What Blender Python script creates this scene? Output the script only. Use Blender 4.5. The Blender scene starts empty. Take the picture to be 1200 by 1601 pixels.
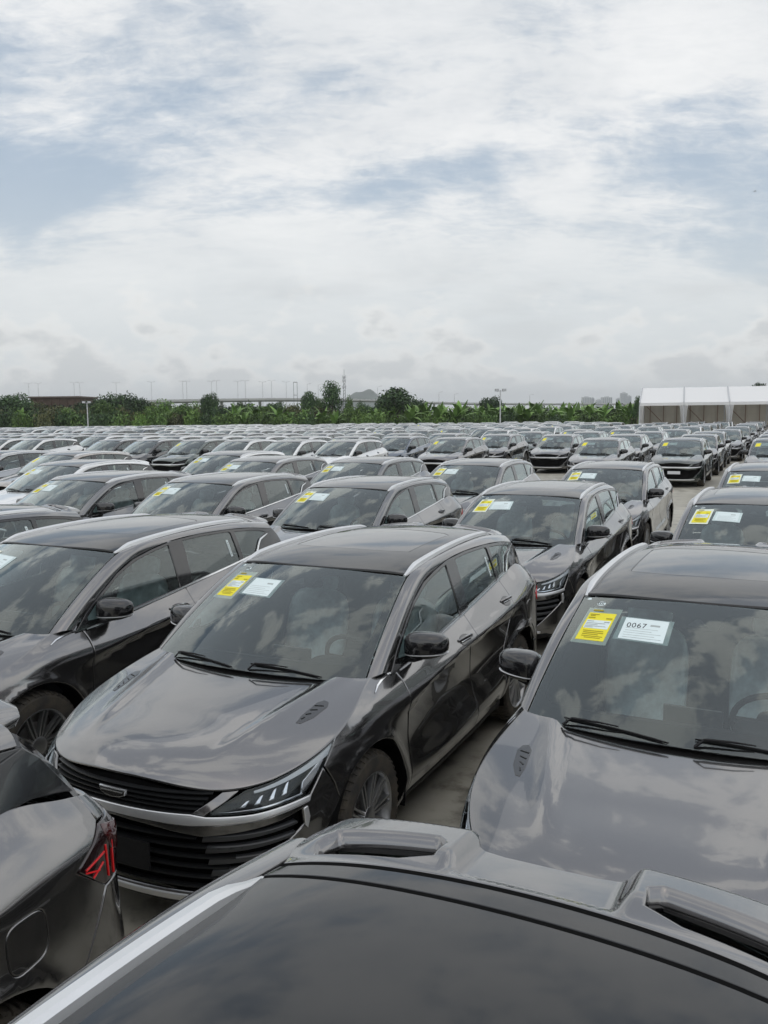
import bpy, math, random
import numpy as np
from mathutils import Vector, Matrix, geometry

random.seed(7); np.random.seed(7)
R = math.radians
scene = bpy.context.scene
col = scene.collection

# ------------------------------------------------------------------ camera
CAM_F, CAM_PITCH, CAM_ROLL, CAM_H = 1310.0, 6.61, -0.58, 2.502
CAR_YAW = R(-115.96)
cam_data = bpy.data.cameras.new('camera'); cam = bpy.data.objects.new('camera', cam_data); col.objects.link(cam)
cam_data.sensor_fit = 'VERTICAL'; cam_data.sensor_height = 36.0; cam_data.lens = CAM_F / 1601 * 36
cam_data.clip_start = 0.05; cam_data.clip_end = 20000
cam.matrix_world = Matrix.Translation((0, 0, CAM_H)) @ Matrix.Rotation(R(90 - CAM_PITCH), 4, 'X') @ Matrix.Rotation(R(CAM_ROLL), 4, 'Z')
scene.camera = cam

# ------------------------------------------------------------------ world: hazy sky with broken cloud
SUN_EL, SUN_AZ = R(62), R(150)      # azimuth measured from +Y towards +X
world = bpy.data.worlds.new('World'); scene.world = world; world.use_nodes = True
def build_sky():
    nt = world.node_tree; nt.nodes.clear(); N = nt.nodes.new; L = nt.links.new
    def math_(op, a, b=None, clamp=False):
        n = N('ShaderNodeMath'); n.operation = op; n.use_clamp = clamp
        for i, v in enumerate((a, b)):
            if v is None: continue
            if isinstance(v, (int, float)): n.inputs[i].default_value = v
            else: L(v, n.inputs[i])
        return n.outputs[0]
    def remap(v, a, b, c=0.0, d=1.0, smooth=True):
        n = N('ShaderNodeMapRange'); n.interpolation_type = 'SMOOTHSTEP' if smooth else 'LINEAR'
        L(v, n.inputs[0])
        for i, k in enumerate((a, b, c, d)): n.inputs[i + 1].default_value = k
        return n.outputs[0]
    def noise(vec, scale, detail, rough, dist=0.0):
        n = N('ShaderNodeTexNoise'); n.noise_dimensions = '3D'; L(vec, n.inputs['Vector'])
        n.inputs['Scale'].default_value = scale; n.inputs['Detail'].default_value = detail
        n.inputs['Roughness'].default_value = rough; n.inputs['Distortion'].default_value = dist
        return n.outputs[0]
    def mix(f, a, b):
        n = N('ShaderNodeMix'); n.data_type = 'RGBA'
        if isinstance(f, (int, float)): n.inputs[0].default_value = f
        else: L(f, n.inputs[0])
        for i, v in ((6, a), (7, b)):
            if isinstance(v, tuple): n.inputs[i].default_value = (*v, 1)
            else: L(v, n.inputs[i])
        return n.outputs[2]
    def mapping(vec, sc, rot=(0, 0, 0), loc=(0, 0, 0)):
        n = N('ShaderNodeMapping'); L(vec, n.inputs[0]); n.inputs['Scale'].default_value = sc
        n.inputs['Rotation'].default_value = rot; n.inputs['Location'].default_value = loc
        return n.outputs[0]
    tc = N('ShaderNodeTexCoord'); d = tc.outputs['Generated']
    sep = N('ShaderNodeSeparateXYZ'); L(d, sep.inputs[0])
    z = math_('MAXIMUM', sep.outputs[2], 0.0)
    zz = math_('ADD', z, 0.30)
    cmb = N('ShaderNodeCombineXYZ'); L(math_('DIVIDE', sep.outputs[0], zz), cmb.inputs[0]); L(math_('DIVIDE', sep.outputs[1], zz), cmb.inputs[1])
    plane = cmb.outputs[0]
    sky = N('ShaderNodeTexSky'); sky.sky_type = 'NISHITA'; sky.sun_disc = False
    sky.sun_elevation = SUN_EL; sky.sun_rotation = SUN_AZ; sky.air_density = 1.0; sky.dust_density = 2.5; sky.ozone_density = 1.0
    skyc = N('ShaderNodeMix'); skyc.data_type = 'RGBA'; skyc.blend_type = 'MULTIPLY'; skyc.inputs[0].default_value = 1.0
    L(sky.outputs[0], skyc.inputs[6]); skyc.inputs[7].default_value = (SKY_BLUE, SKY_BLUE, SKY_BLUE, 1)
    blue = skyc.outputs[2]
    blue = mix(remap(z, 0.25, 0.75, 0.65, 0.25), blue, (0.44, 0.56, 0.69))
    # veil of high cloud with holes
    big = noise(mapping(plane, (1.0, 1.25, 1.0), (0, 0, R(24)), SKY_OFF), 0.85, 4, 0.50, 0.3)
    mid = noise(mapping(plane, (1.0, 1.5, 1.0), (0, 0, R(-18)), (3.1, 1.7, 0.4)), 3.0, 10, 0.62, 0.5)
    fine = noise(mapping(plane, (1.0, 2.2, 1.0), (0, 0, R(14)), (7.1, 2.7, 1.4)), 15.0, 8, 0.66, 0.5)
    puff = noise(mapping(d, (1.0, 1.0, 1.6), (0, 0, R(40)), (2.2, 0.4, 5.1)), 4.2, 10, 0.60, 0.35)
    cov = math_('ADD', math_('MULTIPLY', big, 0.66), math_('ADD', math_('MULTIPLY', mid, 0.26), math_('MULTIPLY', fine, 0.15)))
    cov = math_('ADD', cov, remap(z, 0.10, 0.24, 0.10, 0.0))                 # veil closes towards the horizon
    cov = math_('ADD', cov, remap(puff, 0.25, 0.75, -0.07, 0.08, False))
    cov = math_('ADD', cov, math_('MULTIPLY', remap(z, 0.40, 0.75), math_('MULTIPLY', math_('SUBTRACT', puff, 0.535), 1.7)))
    mask = remap(cov, 0.435, 0.585, 0.14, 1.0)
    sh1 = remap(noise(mapping(plane, (1.0, 1.2, 1.0), (0, 0, R(30)), (5, 9, 2)), 1.5, 9, 0.56, 0.4), 0.32, 0.68)
    shade = math_('ADD', math_('MULTIPLY', sh1, 0.36), math_('ADD', math_('MULTIPLY', remap(mid, 0.34, 0.66), 0.24), math_('ADD', math_('MULTIPLY', remap(puff, 0.32, 0.68), 0.22), math_('MULTIPLY', remap(fine, 0.34, 0.66), 0.10))))
    cloud = mix(shade, (0.62, 0.655, 0.69), (0.95, 0.95, 0.945))
    c1 = mix(mask, blue, cloud)
    # grey haze near the horizon
    c2 = mix(remap(z, 0.0, 0.32, 0.95, 0.0), c1, (0.690, 0.735, 0.750))
    # low cumulus bank with lit tops and grey feet
    lowv = mapping(d, (1.0, 1.0, 1.9), (0, 0, 0), (0.3, 2.2, 0.1))
    cu = noise(lowv, 13.0, 9, 0.52, 0.1)
    cut = math_('ADD', cu, math_('MULTIPLY', z, -2.1))
    cum = math_('MULTIPLY', remap(cut, 0.28, 0.46), remap(z, 0.012, 0.05))
    top = remap(cut, 0.50, 0.34)
    c3 = mix(math_('MULTIPLY', cum, 0.9), c2, mix(top, (0.620, 0.645, 0.655), (0.88, 0.88, 0.86)))
    dk = noise(mapping(d, (1.0, 1.0, 4.0), (0, 0, 0), (1.3, 4.0, 3.0)), 4.0, 6, 0.5, 0.1)
    dkm = math_('MULTIPLY', remap(dk, 0.50, 0.66), math_('MULTIPLY', remap(z, 0.05, 0.10), remap(z, 0.20, 0.13)))
    c4 = mix(math_('MULTIPLY', dkm, 0.3), c3, (0.52, 0.54, 0.555))
    bg = N('ShaderNodeBackground'); L(c4, bg.inputs[0]); bg.inputs[1].default_value = 1.0
    out = N('ShaderNodeOutputWorld'); L(bg.outputs[0], out.inputs[0])
SKY_BLUE = 0.085      # Nishita strength (kept in the 0.05 - 0.15 range)
SKY_OFF = (5.2, 4.9, 0.0)
build_sky()

# ------------------------------------------------------------------ sun (veiled)
sun_d = bpy.data.lights.new('sun', 'SUN'); sun_d.energy = 1.0; sun_d.angle = R(160); sun_d.color = (1.0, 0.965, 0.92)
sun = bpy.data.objects.new('sun', sun_d); col.objects.link(sun)
_sv = Vector((math.sin(SUN_AZ) * math.cos(SUN_EL), math.cos(SUN_AZ) * math.cos(SUN_EL), math.sin(SUN_EL)))
sun.rotation_euler = _sv.to_track_quat('Z', 'Y').to_euler(); sun.location = (0, 0, 60)

scene.view_settings.view_transform = 'Standard'; scene.view_settings.look = 'None'
scene.view_settings.exposure = 0.12; scene.view_settings.gamma = 1.0; scene.view_settings.use_curve_mapping = False
scene.cycles.max_bounces = 8; scene.cycles.transparent_max_bounces = 24
scene.cycles.diffuse_bounces = 3; scene.cycles.glossy_bounces = 4; scene.cycles.transmission_bounces = 4
scene.cycles.caustics_reflective = False; scene.cycles.caustics_refractive = False
scene.cycles.use_denoising = True

# ================================================================== materials
MATS = {}
def new_mat(name):
    m = bpy.data.materials.new(name); m.use_nodes = True; MATS[name] = m
    nt = m.node_tree; b = nt.nodes['Principled BSDF']
    return m, nt, b
def setp(b, **k):
    for key, v in k.items():
        key = key.replace('_', ' ').title().replace('Ior', 'IOR')
        s = b.inputs[key]
        s.default_value = (*v, 1) if isinstance(v, tuple) and len(v) == 3 else v
def noise_node(nt, scale, detail=4, rough=0.55, coord='Object', stretch=None):
    tc = nt.nodes.new('ShaderNodeTexCoord'); n = nt.nodes.new('ShaderNodeTexNoise')
    v = tc.outputs[coord]
    if stretch:
        mp = nt.nodes.new('ShaderNodeMapping'); mp.inputs['Scale'].default_value = stretch
        nt.links.new(v, mp.inputs[0]); v = mp.outputs[0]
    nt.links.new(v, n.inputs['Vector'])
    n.inputs['Scale'].default_value = scale; n.inputs['Detail'].default_value = detail; n.inputs['Roughness'].default_value = rough
    return n
def ramp(nt, src, stops):
    r = nt.nodes.new('ShaderNodeValToRGB'); e = r.color_ramp.elements
    while len(e) < len(stops): e.new(0.5)
    for i, (p, c) in enumerate(stops):
        e[i].position = p; e[i].color = (*c, 1) if isinstance(c, tuple) else (c, c, c, 1)
    nt.links.new(src, r.inputs[0]); return r
def bump(nt, b, src, strength, dist=0.01):
    n = nt.nodes.new('ShaderNodeBump'); n.inputs['Strength'].default_value = strength; n.inputs['Distance'].default_value = dist
    nt.links.new(src, n.inputs['Height']); nt.links.new(n.outputs[0], b.inputs['Normal'])

def simple(name, color, rough=0.5, metal=0.0, var=0.0, scale=8.0, coat=0.0, spec=0.5, bmp=0.0):
    m, nt, b = new_mat(name)
    setp(b, base_color=color, roughness=rough, metallic=metal, coat_weight=coat, coat_roughness=0.03)
    b.inputs['Specular IOR Level'].default_value = spec
    if var > 0:
        n = noise_node(nt, scale)
        lo = tuple(c * (1 - var) for c in color); hi = tuple(min(1, c * (1 + var)) for c in color)
        r = ramp(nt, n.outputs[0], [(0.3, lo), (0.7, hi)]); nt.links.new(r.outputs[0], b.inputs['Base Color'])
        if bmp > 0: bump(nt, b, n.outputs[0], bmp)
    return m

def make_paint():
    m, nt, b = new_mat('paint')
    L = nt.links.new
    oi = nt.nodes.new('ShaderNodeObjectInfo')
    dust = noise_node(nt, 2.3, 6, 0.6)
    mx = nt.nodes.new('ShaderNodeMix'); mx.data_type = 'RGBA'
    f = ramp(nt, dust.outputs[0], [(0.35, 0.01), (0.75, 0.05)])
    L(f.outputs[0], mx.inputs[0]); L(oi.outputs['Color'], mx.inputs[6]); mx.inputs[7].default_value = (0.32, 0.315, 0.30, 1)
    L(mx.outputs[2], b.inputs['Base Color'])
    # the alpha of the object colour carries how metallic the finish is
    L(oi.outputs['Alpha'], b.inputs['Metallic'])
    fine = noise_node(nt, 1.7, 5, 0.65)
    for nz in (dust, fine):       # every car carries its own dust
        va = nt.nodes.new('ShaderNodeVectorMath'); va.operation = 'ADD'; src = nz.inputs['Vector'].links[0].from_socket
        L(src, va.inputs[0]); L(oi.outputs['Location'], va.inputs[1]); L(va.outputs[0], nz.inputs['Vector'])
    rr = ramp(nt, fine.outputs[0], [(0.3, 0.15), (0.7, 0.20)]); L(rr.outputs[0], b.inputs['Roughness'])
    setp(b, coat_weight=1.0, coat_ior=1.80)
    cr = ramp(nt, dust.outputs[0], [(0.3, 0.0), (0.75, 0.03)]); L(cr.outputs[0], b.inputs['Coat Roughness'])
make_paint()

def make_glass(name, tint, film=0.05, rough=0.004, refl=2.1):
    m, nt, b = new_mat(name); nt.nodes.remove(b); N = nt.nodes.new; L = nt.links.new
    out = nt.nodes['Material Output']
    tr = N('ShaderNodeBsdfTransparent'); tr.inputs[0].default_value = (*tint, 1)
    gl = N('ShaderNodeBsdfGlossy'); gl.inputs['Roughness'].default_value = rough; gl.inputs[0].default_value = (0.92, 1.0, 0.99, 1)
    fr = N('ShaderNodeFresnel'); fr.inputs[0].default_value = 1.52
    k = N('ShaderNodeMath'); k.operation = 'MULTIPLY_ADD'; k.inputs[1].default_value = refl; k.inputs[2].default_value = 0.01; k.use_clamp = True
    L(fr.outputs[0], k.inputs[0])
    ms = N('ShaderNodeMixShader'); L(k.outputs[0], ms.inputs[0]); L(tr.outputs[0], ms.inputs[1]); L(gl.outputs[0], ms.inputs[2])
    df = N('ShaderNodeBsdfDiffuse'); df.inputs[0].default_value = (0.50, 0.52, 0.51, 1)
    nz = noise_node(nt, 3.0, 6, 0.6, stretch=(1, 2.4, 1.0))
    r = ramp(nt, nz.outputs[0], [(0.3, film * 0.35), (0.75, film * 1.7)])
    m2 = N('ShaderNodeMixShader'); L(r.outputs[0], m2.inputs[0]); L(ms.outputs[0], m2.inputs[1]); L(df.outputs[0], m2.inputs[2])
    L(m2.outputs[0], out.inputs[0])
make_glass('windscreen_glass', (0.78, 0.86, 0.85), 0.016)
make_glass('side_glass', (0.66, 0.76, 0.74), 0.012)
make_glass('privacy_glass', (0.34, 0.40, 0.39), 0.012)
make_glass('lamp_glass', (0.93, 0.95, 0.96), 0.001, refl=0.6)
make_glass('red_lens', (0.30, 0.02, 0.02), 0.01)

simple('roof_glass', (0.012, 0.013, 0.014), 0.06, coat=0.5, spec=0.5)
simple('black_gloss', (0.010, 0.010, 0.011), 0.12, coat=0.8)
simple('black_plastic', (0.014, 0.014, 0.015), 0.55, var=0.15, scale=40, spec=0.2)
simple('dark_lining', (0.006, 0.006, 0.006), 0.9, spec=0.05)
simple('slat_black', (0.016, 0.017, 0.018), 0.32, spec=0.35)
simple('blade_grey', (0.060, 0.062, 0.065), 0.32, metal=0.3, spec=0.35)
simple('vent_grey', (0.075, 0.077, 0.080), 0.25, metal=0.6, coat=0.6)
simple('frit', (0.006, 0.006, 0.007), 0.6, spec=0.1)
simple('chrome', (0.82, 0.83, 0.84), 0.16, metal=0.9)
simple('satin_silver', (0.72, 0.73, 0.735), 0.36, metal=0.65, var=0.05, scale=5)
simple('rim_grey', (0.34, 0.345, 0.35), 0.34, metal=0.9, var=0.12, scale=14)
simple('brake_disc', (0.25, 0.24, 0.23), 0.45, metal=0.8, var=0.2, scale=12)
simple('seat_fabric', (0.045, 0.043, 0.042), 0.8, var=0.2, scale=20, spec=0.2)
simple('seat_film', (0.64, 0.71, 0.73), 0.32, var=0.28, scale=11, bmp=0.6, coat=0.4)
simple('dash_plastic', (0.022, 0.023, 0.025), 0.62, var=0.15, scale=15, spec=0.2)
simple('headliner', (0.38, 0.38, 0.37), 0.95)
simple('paper_white', (0.74, 0.84, 0.84), 0.6, var=0.03, scale=5)
simple('paper_yellow', (0.86, 0.76, 0.03), 0.6, var=0.03, scale=9)
simple('paper_border', (0.78, 0.84, 0.72), 0.6)
simple('ink', (0.05, 0.05, 0.055), 0.7)
simple('ink_faint', (0.42, 0.46, 0.45), 0.7)
simple('ink_olive', (0.42, 0.34, 0.02), 0.7)
simple('plate_white', (0.62, 0.63, 0.65), 0.4)
simple('led_white', (0.62, 0.65, 0.68), 0.25, coat=0.5)
simple('lamp_chrome', (0.72, 0.74, 0.77), 0.12, metal=1.0)
simple('lamp_dark', (0.012, 0.012, 0.013), 0.3, spec=0.3)
simple('red_lamp', (0.62, 0.008, 0.012), 0.22, coat=1.0)
simple('red_dark', (0.05, 0.003, 0.004), 0.12, coat=1.0)
simple('tail_black', (0.016, 0.006, 0.007), 0.08, coat=1.0)
def make_tyre():
    m, nt, b = new_mat('tyre'); L = nt.links.new
    n = noise_node(nt, 9, 5); n2 = noise_node(nt, 60, 2)
    r = ramp(nt, n.outputs[0], [(0.35, (0.030, 0.028, 0.026)), (0.62, (0.075, 0.064, 0.048)), (0.8, (0.17, 0.145, 0.10))])
    L(r.outputs[0], b.inputs['Base Color']); setp(b, roughness=0.88); bump(nt, b, n2.outputs[0], 0.3, 0.004)
make_tyre()
def make_led_red():
    m, nt, b = new_mat('tail_strip')
    setp(b, base_color=(0.70, 0.02, 0.025), roughness=0.2, coat_weight=1.0)
    b.inputs['Emission Color'].default_value = (1, 0.02, 0.02, 1); b.inputs['Emission Strength'].default_value = 0.06
make_led_red()

# ================================================================== mesh collecting
class MD:
    """vertices, faces (with material index) and optional vertex normals of one part"""
    def __init__(s): s.V = []; s.F = []; s.N = None; s.M = []; s.sharp = 32
    def add(s, V, F, m=0):
        o = len(s.V); s.V += [tuple(map(float, v)) for v in V]; s.F += [tuple(o + i for i in f) for f in F]; s.M += [m] * len(F); return s
    def join(s, o, m=None):
        k = len(s.V); s.V += o.V; s.F += [tuple(k + i for i in f) for f in o.F]; s.M += (o.M if m is None else [m] * len(o.F))
        return s
    def mirrored(s):
        r = MD(); r.V = [(x, -y, z) for x, y, z in s.V]; r.F = [tuple(reversed(f)) for f in s.F]; r.M = list(s.M); r.sharp = s.sharp
        if s.N is not None: r.N = s.N * np.array([1, -1, 1])
        return r
    def mesh(s, name, mats):
        me = bpy.data.meshes.new(name); me.from_pydata(s.V, [], s.F)
        for m in (mats if isinstance(mats, (list, tuple)) else [mats]): me.materials.append(MATS[m])
        if any(s.M): me.polygons.foreach_set('material_index', s.M)
        me.polygons.foreach_set('use_smooth', [True] * len(s.F))
        me.update()
        if s.N is not None: me.normals_split_custom_set_from_vertices([tuple(n) for n in s.N])
        elif s.sharp is not None: me.set_sharp_from_angle(angle=R(s.sharp))
        return me

def box(x0, x1, y0, y1, z0, z1, bev=0.0):
    md = MD()
    if bev <= 0:
        V = [(x, y, z) for x in (x0, x1) for y in (y0, y1) for z in (z0, z1)]
        md.add(V, [(0, 1, 3, 2), (4, 6, 7, 5), (0, 4, 5, 1), (2, 3, 7, 6), (0, 2, 6, 4), (1, 5, 7, 3)])
    else:
        b = bev; V = []; F = []
        # chamfered box
        def P(sx, sy, sz, ax):
            x = (x1 if sx else x0); y = (y1 if sy else y0); z = (z1 if sz else z0)
            if ax != 0: x += -b if sx else b
            if ax != 1: y += -b if sy else b
            if ax != 2: z += -b if sz else b
            return (x, y, z)
        idx = {}
        for sx in (0, 1):
            for sy in (0, 1):
                for sz in (0, 1):
                    for ax in (0, 1, 2): idx[(sx, sy, sz, ax)] = len(V); V.append(P(sx, sy, sz, ax))
        g = lambda *a: idx[a]
        for s in (0, 1):
            q = [g(s, 0, 0, 0), g(s, 1, 0, 0), g(s, 1, 1, 0), g(s, 0, 1, 0)]; F.append(q if s else q[::-1])
            q = [g(0, s, 0, 1), g(0, s, 1, 1), g(1, s, 1, 1), g(1, s, 0, 1)]; F.append(q if s else q[::-1])
            q = [g(0, 0, s, 2), g(1, 0, s, 2), g(1, 1, s, 2), g(0, 1, s, 2)]; F.append(q if s else q[::-1])
        for a in (0, 1):
            for c in (0, 1):
                q = [g(a, c, 0, 0), g(a, c, 1, 0), g(a, c, 1, 1), g(a, c, 0, 1)]; F.append(q if a != c else q[::-1])
                q = [g(a, 0, c, 0), g(a, 1, c, 0), g(a, 1, c, 2), g(a, 0, c, 2)]; F.append(q if a == c else q[::-1])
                q = [g(0, a, c, 1), g(1, a, c, 1), g(1, a, c, 2), g(0, a, c, 2)]; F.append(q if a != c else q[::-1])
                for e in (0, 1):
                    q = [g(a, c, e, 0), g(a, c, e, 1), g(a, c, e, 2)]; F.append(q if (a + c + e) % 2 == 1 else q[::-1])
        md.add(V, F)
    return md

def loft(rings, closed=True, cap=True):
    md = MD(); n = len(rings[0]); V = [p for r in rings for p in r]; F = []
    for i in range(len(rings) - 1):
        for j in range(n if closed else n - 1):
            k = (j + 1) % n; F.append((i * n + j, i * n + k, (i + 1) * n + k, (i + 1) * n + j))
    if cap and closed:
        F.append(tuple(range(n))[::-1]); F.append(tuple((len(rings) - 1) * n + j for j in range(n)))
    return md.add(V, F)

def sweep(path, sec, up=(0, 0, 1), scale=None, cap=True):
    """sec: list of (a, b) -> a along side vector, b along up-ish"""
    path = np.array(path, float); rings = []
    for i, p in enumerate(path):
        t = path[min(i + 1, len(path) - 1)] - path[max(i - 1, 0)]; t /= np.linalg.norm(t) + 1e-12
        u = up[i] if isinstance(up, list) else up
        sd = np.cross(t, np.array(u, float)); sd /= np.linalg.norm(sd) + 1e-12; uu = np.cross(sd, t)
        k = 1.0 if scale is None else scale[i]
        rings.append([tuple(p + sd * a * k + uu * b * k) for a, b in sec])
    return loft(rings, True, cap)
def circ(r, n=8): return [(r * math.cos(2 * math.pi * i / n), r * math.sin(2 * math.pi * i / n)) for i in range(n)]

def superell(cx, cy, cz, rx, ry, rz, e1=0.5, e2=0.5, nu=20, nv=12, rot=None, bend=None):
    md = MD(); V = []; F = []
    f = lambda w, m: math.copysign(abs(w) ** m, w)
    for i in range(nv + 1):
        v = -math.pi / 2 + math.pi * i / nv
        for j in range(nu):
            u = 2 * math.pi * j / nu
            p = Vector((rx * f(math.cos(v), e1) * f(math.cos(u), e2), ry * f(math.cos(v), e1) * f(math.sin(u), e2), rz * f(math.sin(v), e1)))
            if bend: p = Vector(bend(p))
            if rot: p = rot @ p
            V.append((p.x + cx, p.y + cy, p.z + cz))
    for i in range(nv):
        for j in range(nu):
            k = (j + 1) % nu; F.append((i * nu + j, i * nu + k, (i + 1) * nu + k, (i + 1) * nu + j))
    md.add(V, F); md.sharp = 60; return md

def lathe(prof, n=40, axis='y', c=(0, 0, 0)):
    rings = []
    for a, r in prof:
        ring = []
        for j in range(n):
            t = 2 * math.pi * j / n
            if axis == 'y': ring.append((c[0] + r * math.cos(t), c[1] + a, c[2] + r * math.sin(t)))
            elif axis == 'z': ring.append((c[0] + r * math.cos(t), c[1] + r * math.sin(t), c[2] + a))
            else: ring.append((c[0] + a, c[1] + r * math.cos(t), c[2] + r * math.sin(t)))
        rings.append(ring)
    md = loft(rings, True, False)
    if axis in ('y',): md.F = [tuple(reversed(f)) for f in md.F]
    return md

# ================================================================== car body surfaces (car frame: x forward, y left, z up)
class CSpline:
    """natural cubic spline with vector values"""
    def __init__(s, t, v):
        s.t = np.array(t, float); s.v = np.array(v, float); o = np.argsort(s.t); s.t = s.t[o]; s.v = s.v[o]
        if s.v.ndim == 1: s.v = s.v[:, None]
        n = len(s.t); h = np.diff(s.t); A = np.eye(n); b = np.zeros((n, s.v.shape[1]))
        for i in range(1, n - 1):
            A[i, i - 1] = h[i - 1]; A[i, i] = 2 * (h[i - 1] + h[i]); A[i, i + 1] = h[i]
            b[i] = 6 * ((s.v[i + 1] - s.v[i]) / h[i] - (s.v[i] - s.v[i - 1]) / h[i - 1])
        s.m = np.linalg.solve(A, b)
    def __call__(s, x):
        x = np.atleast_1d(np.asarray(x, float)); i = np.clip(np.searchsorted(s.t, x) - 1, 0, len(s.t) - 2)
        h = (s.t[i + 1] - s.t[i])[:, None]; a = (s.t[i + 1][:, None] - x[:, None]) / h; b = (x[:, None] - s.t[i][:, None]) / h
        return a * s.v[i] + b * s.v[i + 1] + ((a ** 3 - a) * s.m[i] + (b ** 3 - b) * s.m[i + 1]) * h * h / 6

PLAN = [(2.275, 0), (2.258, .25), (2.20, .48), (2.075, .675), (1.88, .79), (1.62, .853), (1.33, .880), (1.0, .888), (.5, .895), (0, .90), (-.5, .903),
        (-1.0, .904), (-1.33, .902), (-1.6, .893), (-1.85, .872), (-2.02, .81), (-2.115, .62), (-2.16, .3), (-2.17, 0)]
_ext = [(x, -y) for x, y in PLAN[3:0:-1]] + PLAN + [(x, -y) for x, y in PLAN[-2:-5:-1]]
_e = np.array(_ext); _ch = np.concatenate([[0], np.cumsum(np.linalg.norm(np.diff(_e, axis=0), axis=1))]); _ch -= _ch[3]
C_SPL = CSpline(_ch, _e); S_KN = _ch[3:3 + len(PLAN)]; SMAX = S_KN[-1]
_st = np.linspace(0, SMAX, 3000); _sp = C_SPL(_st)
def s_x(x): return np.interp(-np.asarray(x, float), -_sp[:, 0], _st)
def s_yf(y): k = 900; return float(np.interp(y, _sp[:k, 1], _st[:k]))
def s_yr(y): k = 600; return float(np.interp(y, _sp[::-1][:k, 1], _st[::-1][:k]))

STN = [  # (s, z rows, d rows)
 (0.0,        [.18,.25,.31,.40,.50,.60,.67,.72,.78,.83], [-.09,-.02,.0,.005,.015,.033,.040,.034,.022,.0]),
 (s_yf(.48),  [.18,.25,.31,.40,.50,.60,.66,.70,.74,.785],[-.09,-.02,.0,.005,.012,.028,.032,.022,.006,-.022]),
 (s_x(1.98),  [.18,.25,.31,.40,.50,.58,.66,.71,.76,.815],[-.08,-.03,-.005,.0,.01,.02,.022,.01,-.008,-.038]),
 (s_x(1.62),  [.20,.27,.33,.42,.52,.62,.70,.77,.84,.902],[-.06,-.03,-.01,.0,.01,.018,.018,.010,-.008,-.035]),
 (s_x(1.33),  [.20,.27,.33,.42,.55,.68,.78,.85,.925,.985],[.0,.0,.005,.008,.012,.014,.012,.004,-.028,-.085]),
 (s_x(1.06),  [.20,.26,.33,.42,.54,.66,.76,.85,.96,1.05],[-.07,-.035,-.01,.005,.002,.0,.004,.004,-.045,-.140]),
 (s_x(.5),    [.20,.26,.33,.40,.52,.66,.82,.885,.955,1.045],[-.09,-.045,-.01,.016,-.018,-.050,-.052,.004,-.032,-.088]),
 (s_x(0),     [.20,.26,.33,.41,.55,.70,.872,.935,1.0,1.09],[-.09,-.045,-.01,.016,-.024,-.054,-.052,.008,-.032,-.098]),
 (s_x(-.6),   [.20,.27,.35,.44,.58,.73,.903,.965,1.04,1.15],[-.09,-.045,-.01,.016,-.022,-.050,-.046,.010,-.036,-.114]),
 (s_x(-1.0),  [.20,.27,.36,.47,.60,.75,.90,.99,1.07,1.19],[-.08,-.04,-.01,.014,-.004,-.022,-.024,.010,-.036,-.127]),
 (s_x(-1.33), [.20,.27,.36,.48,.62,.76,.90,1.00,1.09,1.215],[.0,.005,.01,.018,.022,.022,.010,.004,-.042,-.140]),
 (s_x(-1.62), [.20,.28,.36,.46,.60,.75,.90,1.02,1.12,1.245],[-.05,-.02,.0,.01,.018,.018,.010,.002,-.042,-.140]),
 (s_x(-1.85), [.22,.30,.38,.46,.58,.72,.88,1.02,1.10,1.19],[-.06,-.02,.0,.005,.012,.010,.004,.0,-.040,-.115]),
 (s_yr(.6),   [.24,.32,.40,.48,.58,.70,.84,.98,1.05,1.12],[-.08,-.01,.02,.03,.02,.0,-.008,-.004,-.035,-.09]),
 (SMAX,       [.24,.32,.40,.48,.58,.70,.82,.92,.99,1.06],[-.08,.0,.04,.045,.03,.0,-.01,-.005,-.02,-.06]),
]
def _rows():
    s = np.array([a[0] for a in STN]); Z = np.array([a[1] for a in STN]); D = np.array([a[2] for a in STN])
    s2 = np.concatenate([-s[2:0:-1], s, 2 * SMAX - s[-2:-4:-1]]); Z2 = np.concatenate([Z[2:0:-1], Z, Z[-2:-4:-1]]); D2 = np.concatenate([D[2:0:-1], D, D[-2:-4:-1]])
    return CSpline(s2, Z2), CSpline(s2, D2)
Z_SPL, D_SPL = _rows()
def z_top(s):
    s = np.abs(np.atleast_1d(s)); s = np.where(s > SMAX, 2 * SMAX - s, s); return Z_SPL(s)[:, -1]
def pchip(Z, D, q):
    h = np.diff(Z, axis=1); dl = np.diff(D, axis=1) / h; n, k = Z.shape
    m = np.zeros_like(Z)
    w1 = 2 * h[:, 1:] + h[:, :-1]; w2 = h[:, 1:] + 2 * h[:, :-1]; pos = dl[:, 1:] * dl[:, :-1] > 0
    with np.errstate(divide='ignore', invalid='ignore'):
        hm = (w1 + w2) / (w1 / dl[:, :-1] + w2 / dl[:, 1:])
    m[:, 1:-1] = np.where(pos, hm, 0); m[:, 0] = dl[:, 0]; m[:, -1] = dl[:, -1]
    i = np.clip((Z <= q[:, None]).sum(1) - 1, 0, k - 2); r = np.arange(n)
    H = h[r, i]; t = (q - Z[r, i]) / H
    y0, y1, m0, m1 = D[r, i], D[r, i + 1], m[r, i], m[r, i + 1]
    tt = np.clip(t, 0, 1)
    v = (2 * tt ** 3 - 3 * tt ** 2 + 1) * y0 + (tt ** 3 - 2 * tt ** 2 + tt) * H * m0 + (-2 * tt ** 3 + 3 * tt ** 2) * y1 + (tt ** 3 - tt ** 2) * H * m1
    return v + np.where(t > 1, (t - 1) * H * m1, 0) + np.where(t < 0, t * H * m0, 0)
WHEEL_X, WHEEL_Z, ARCH_R = (1.335, -1.335), .355, .425
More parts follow.
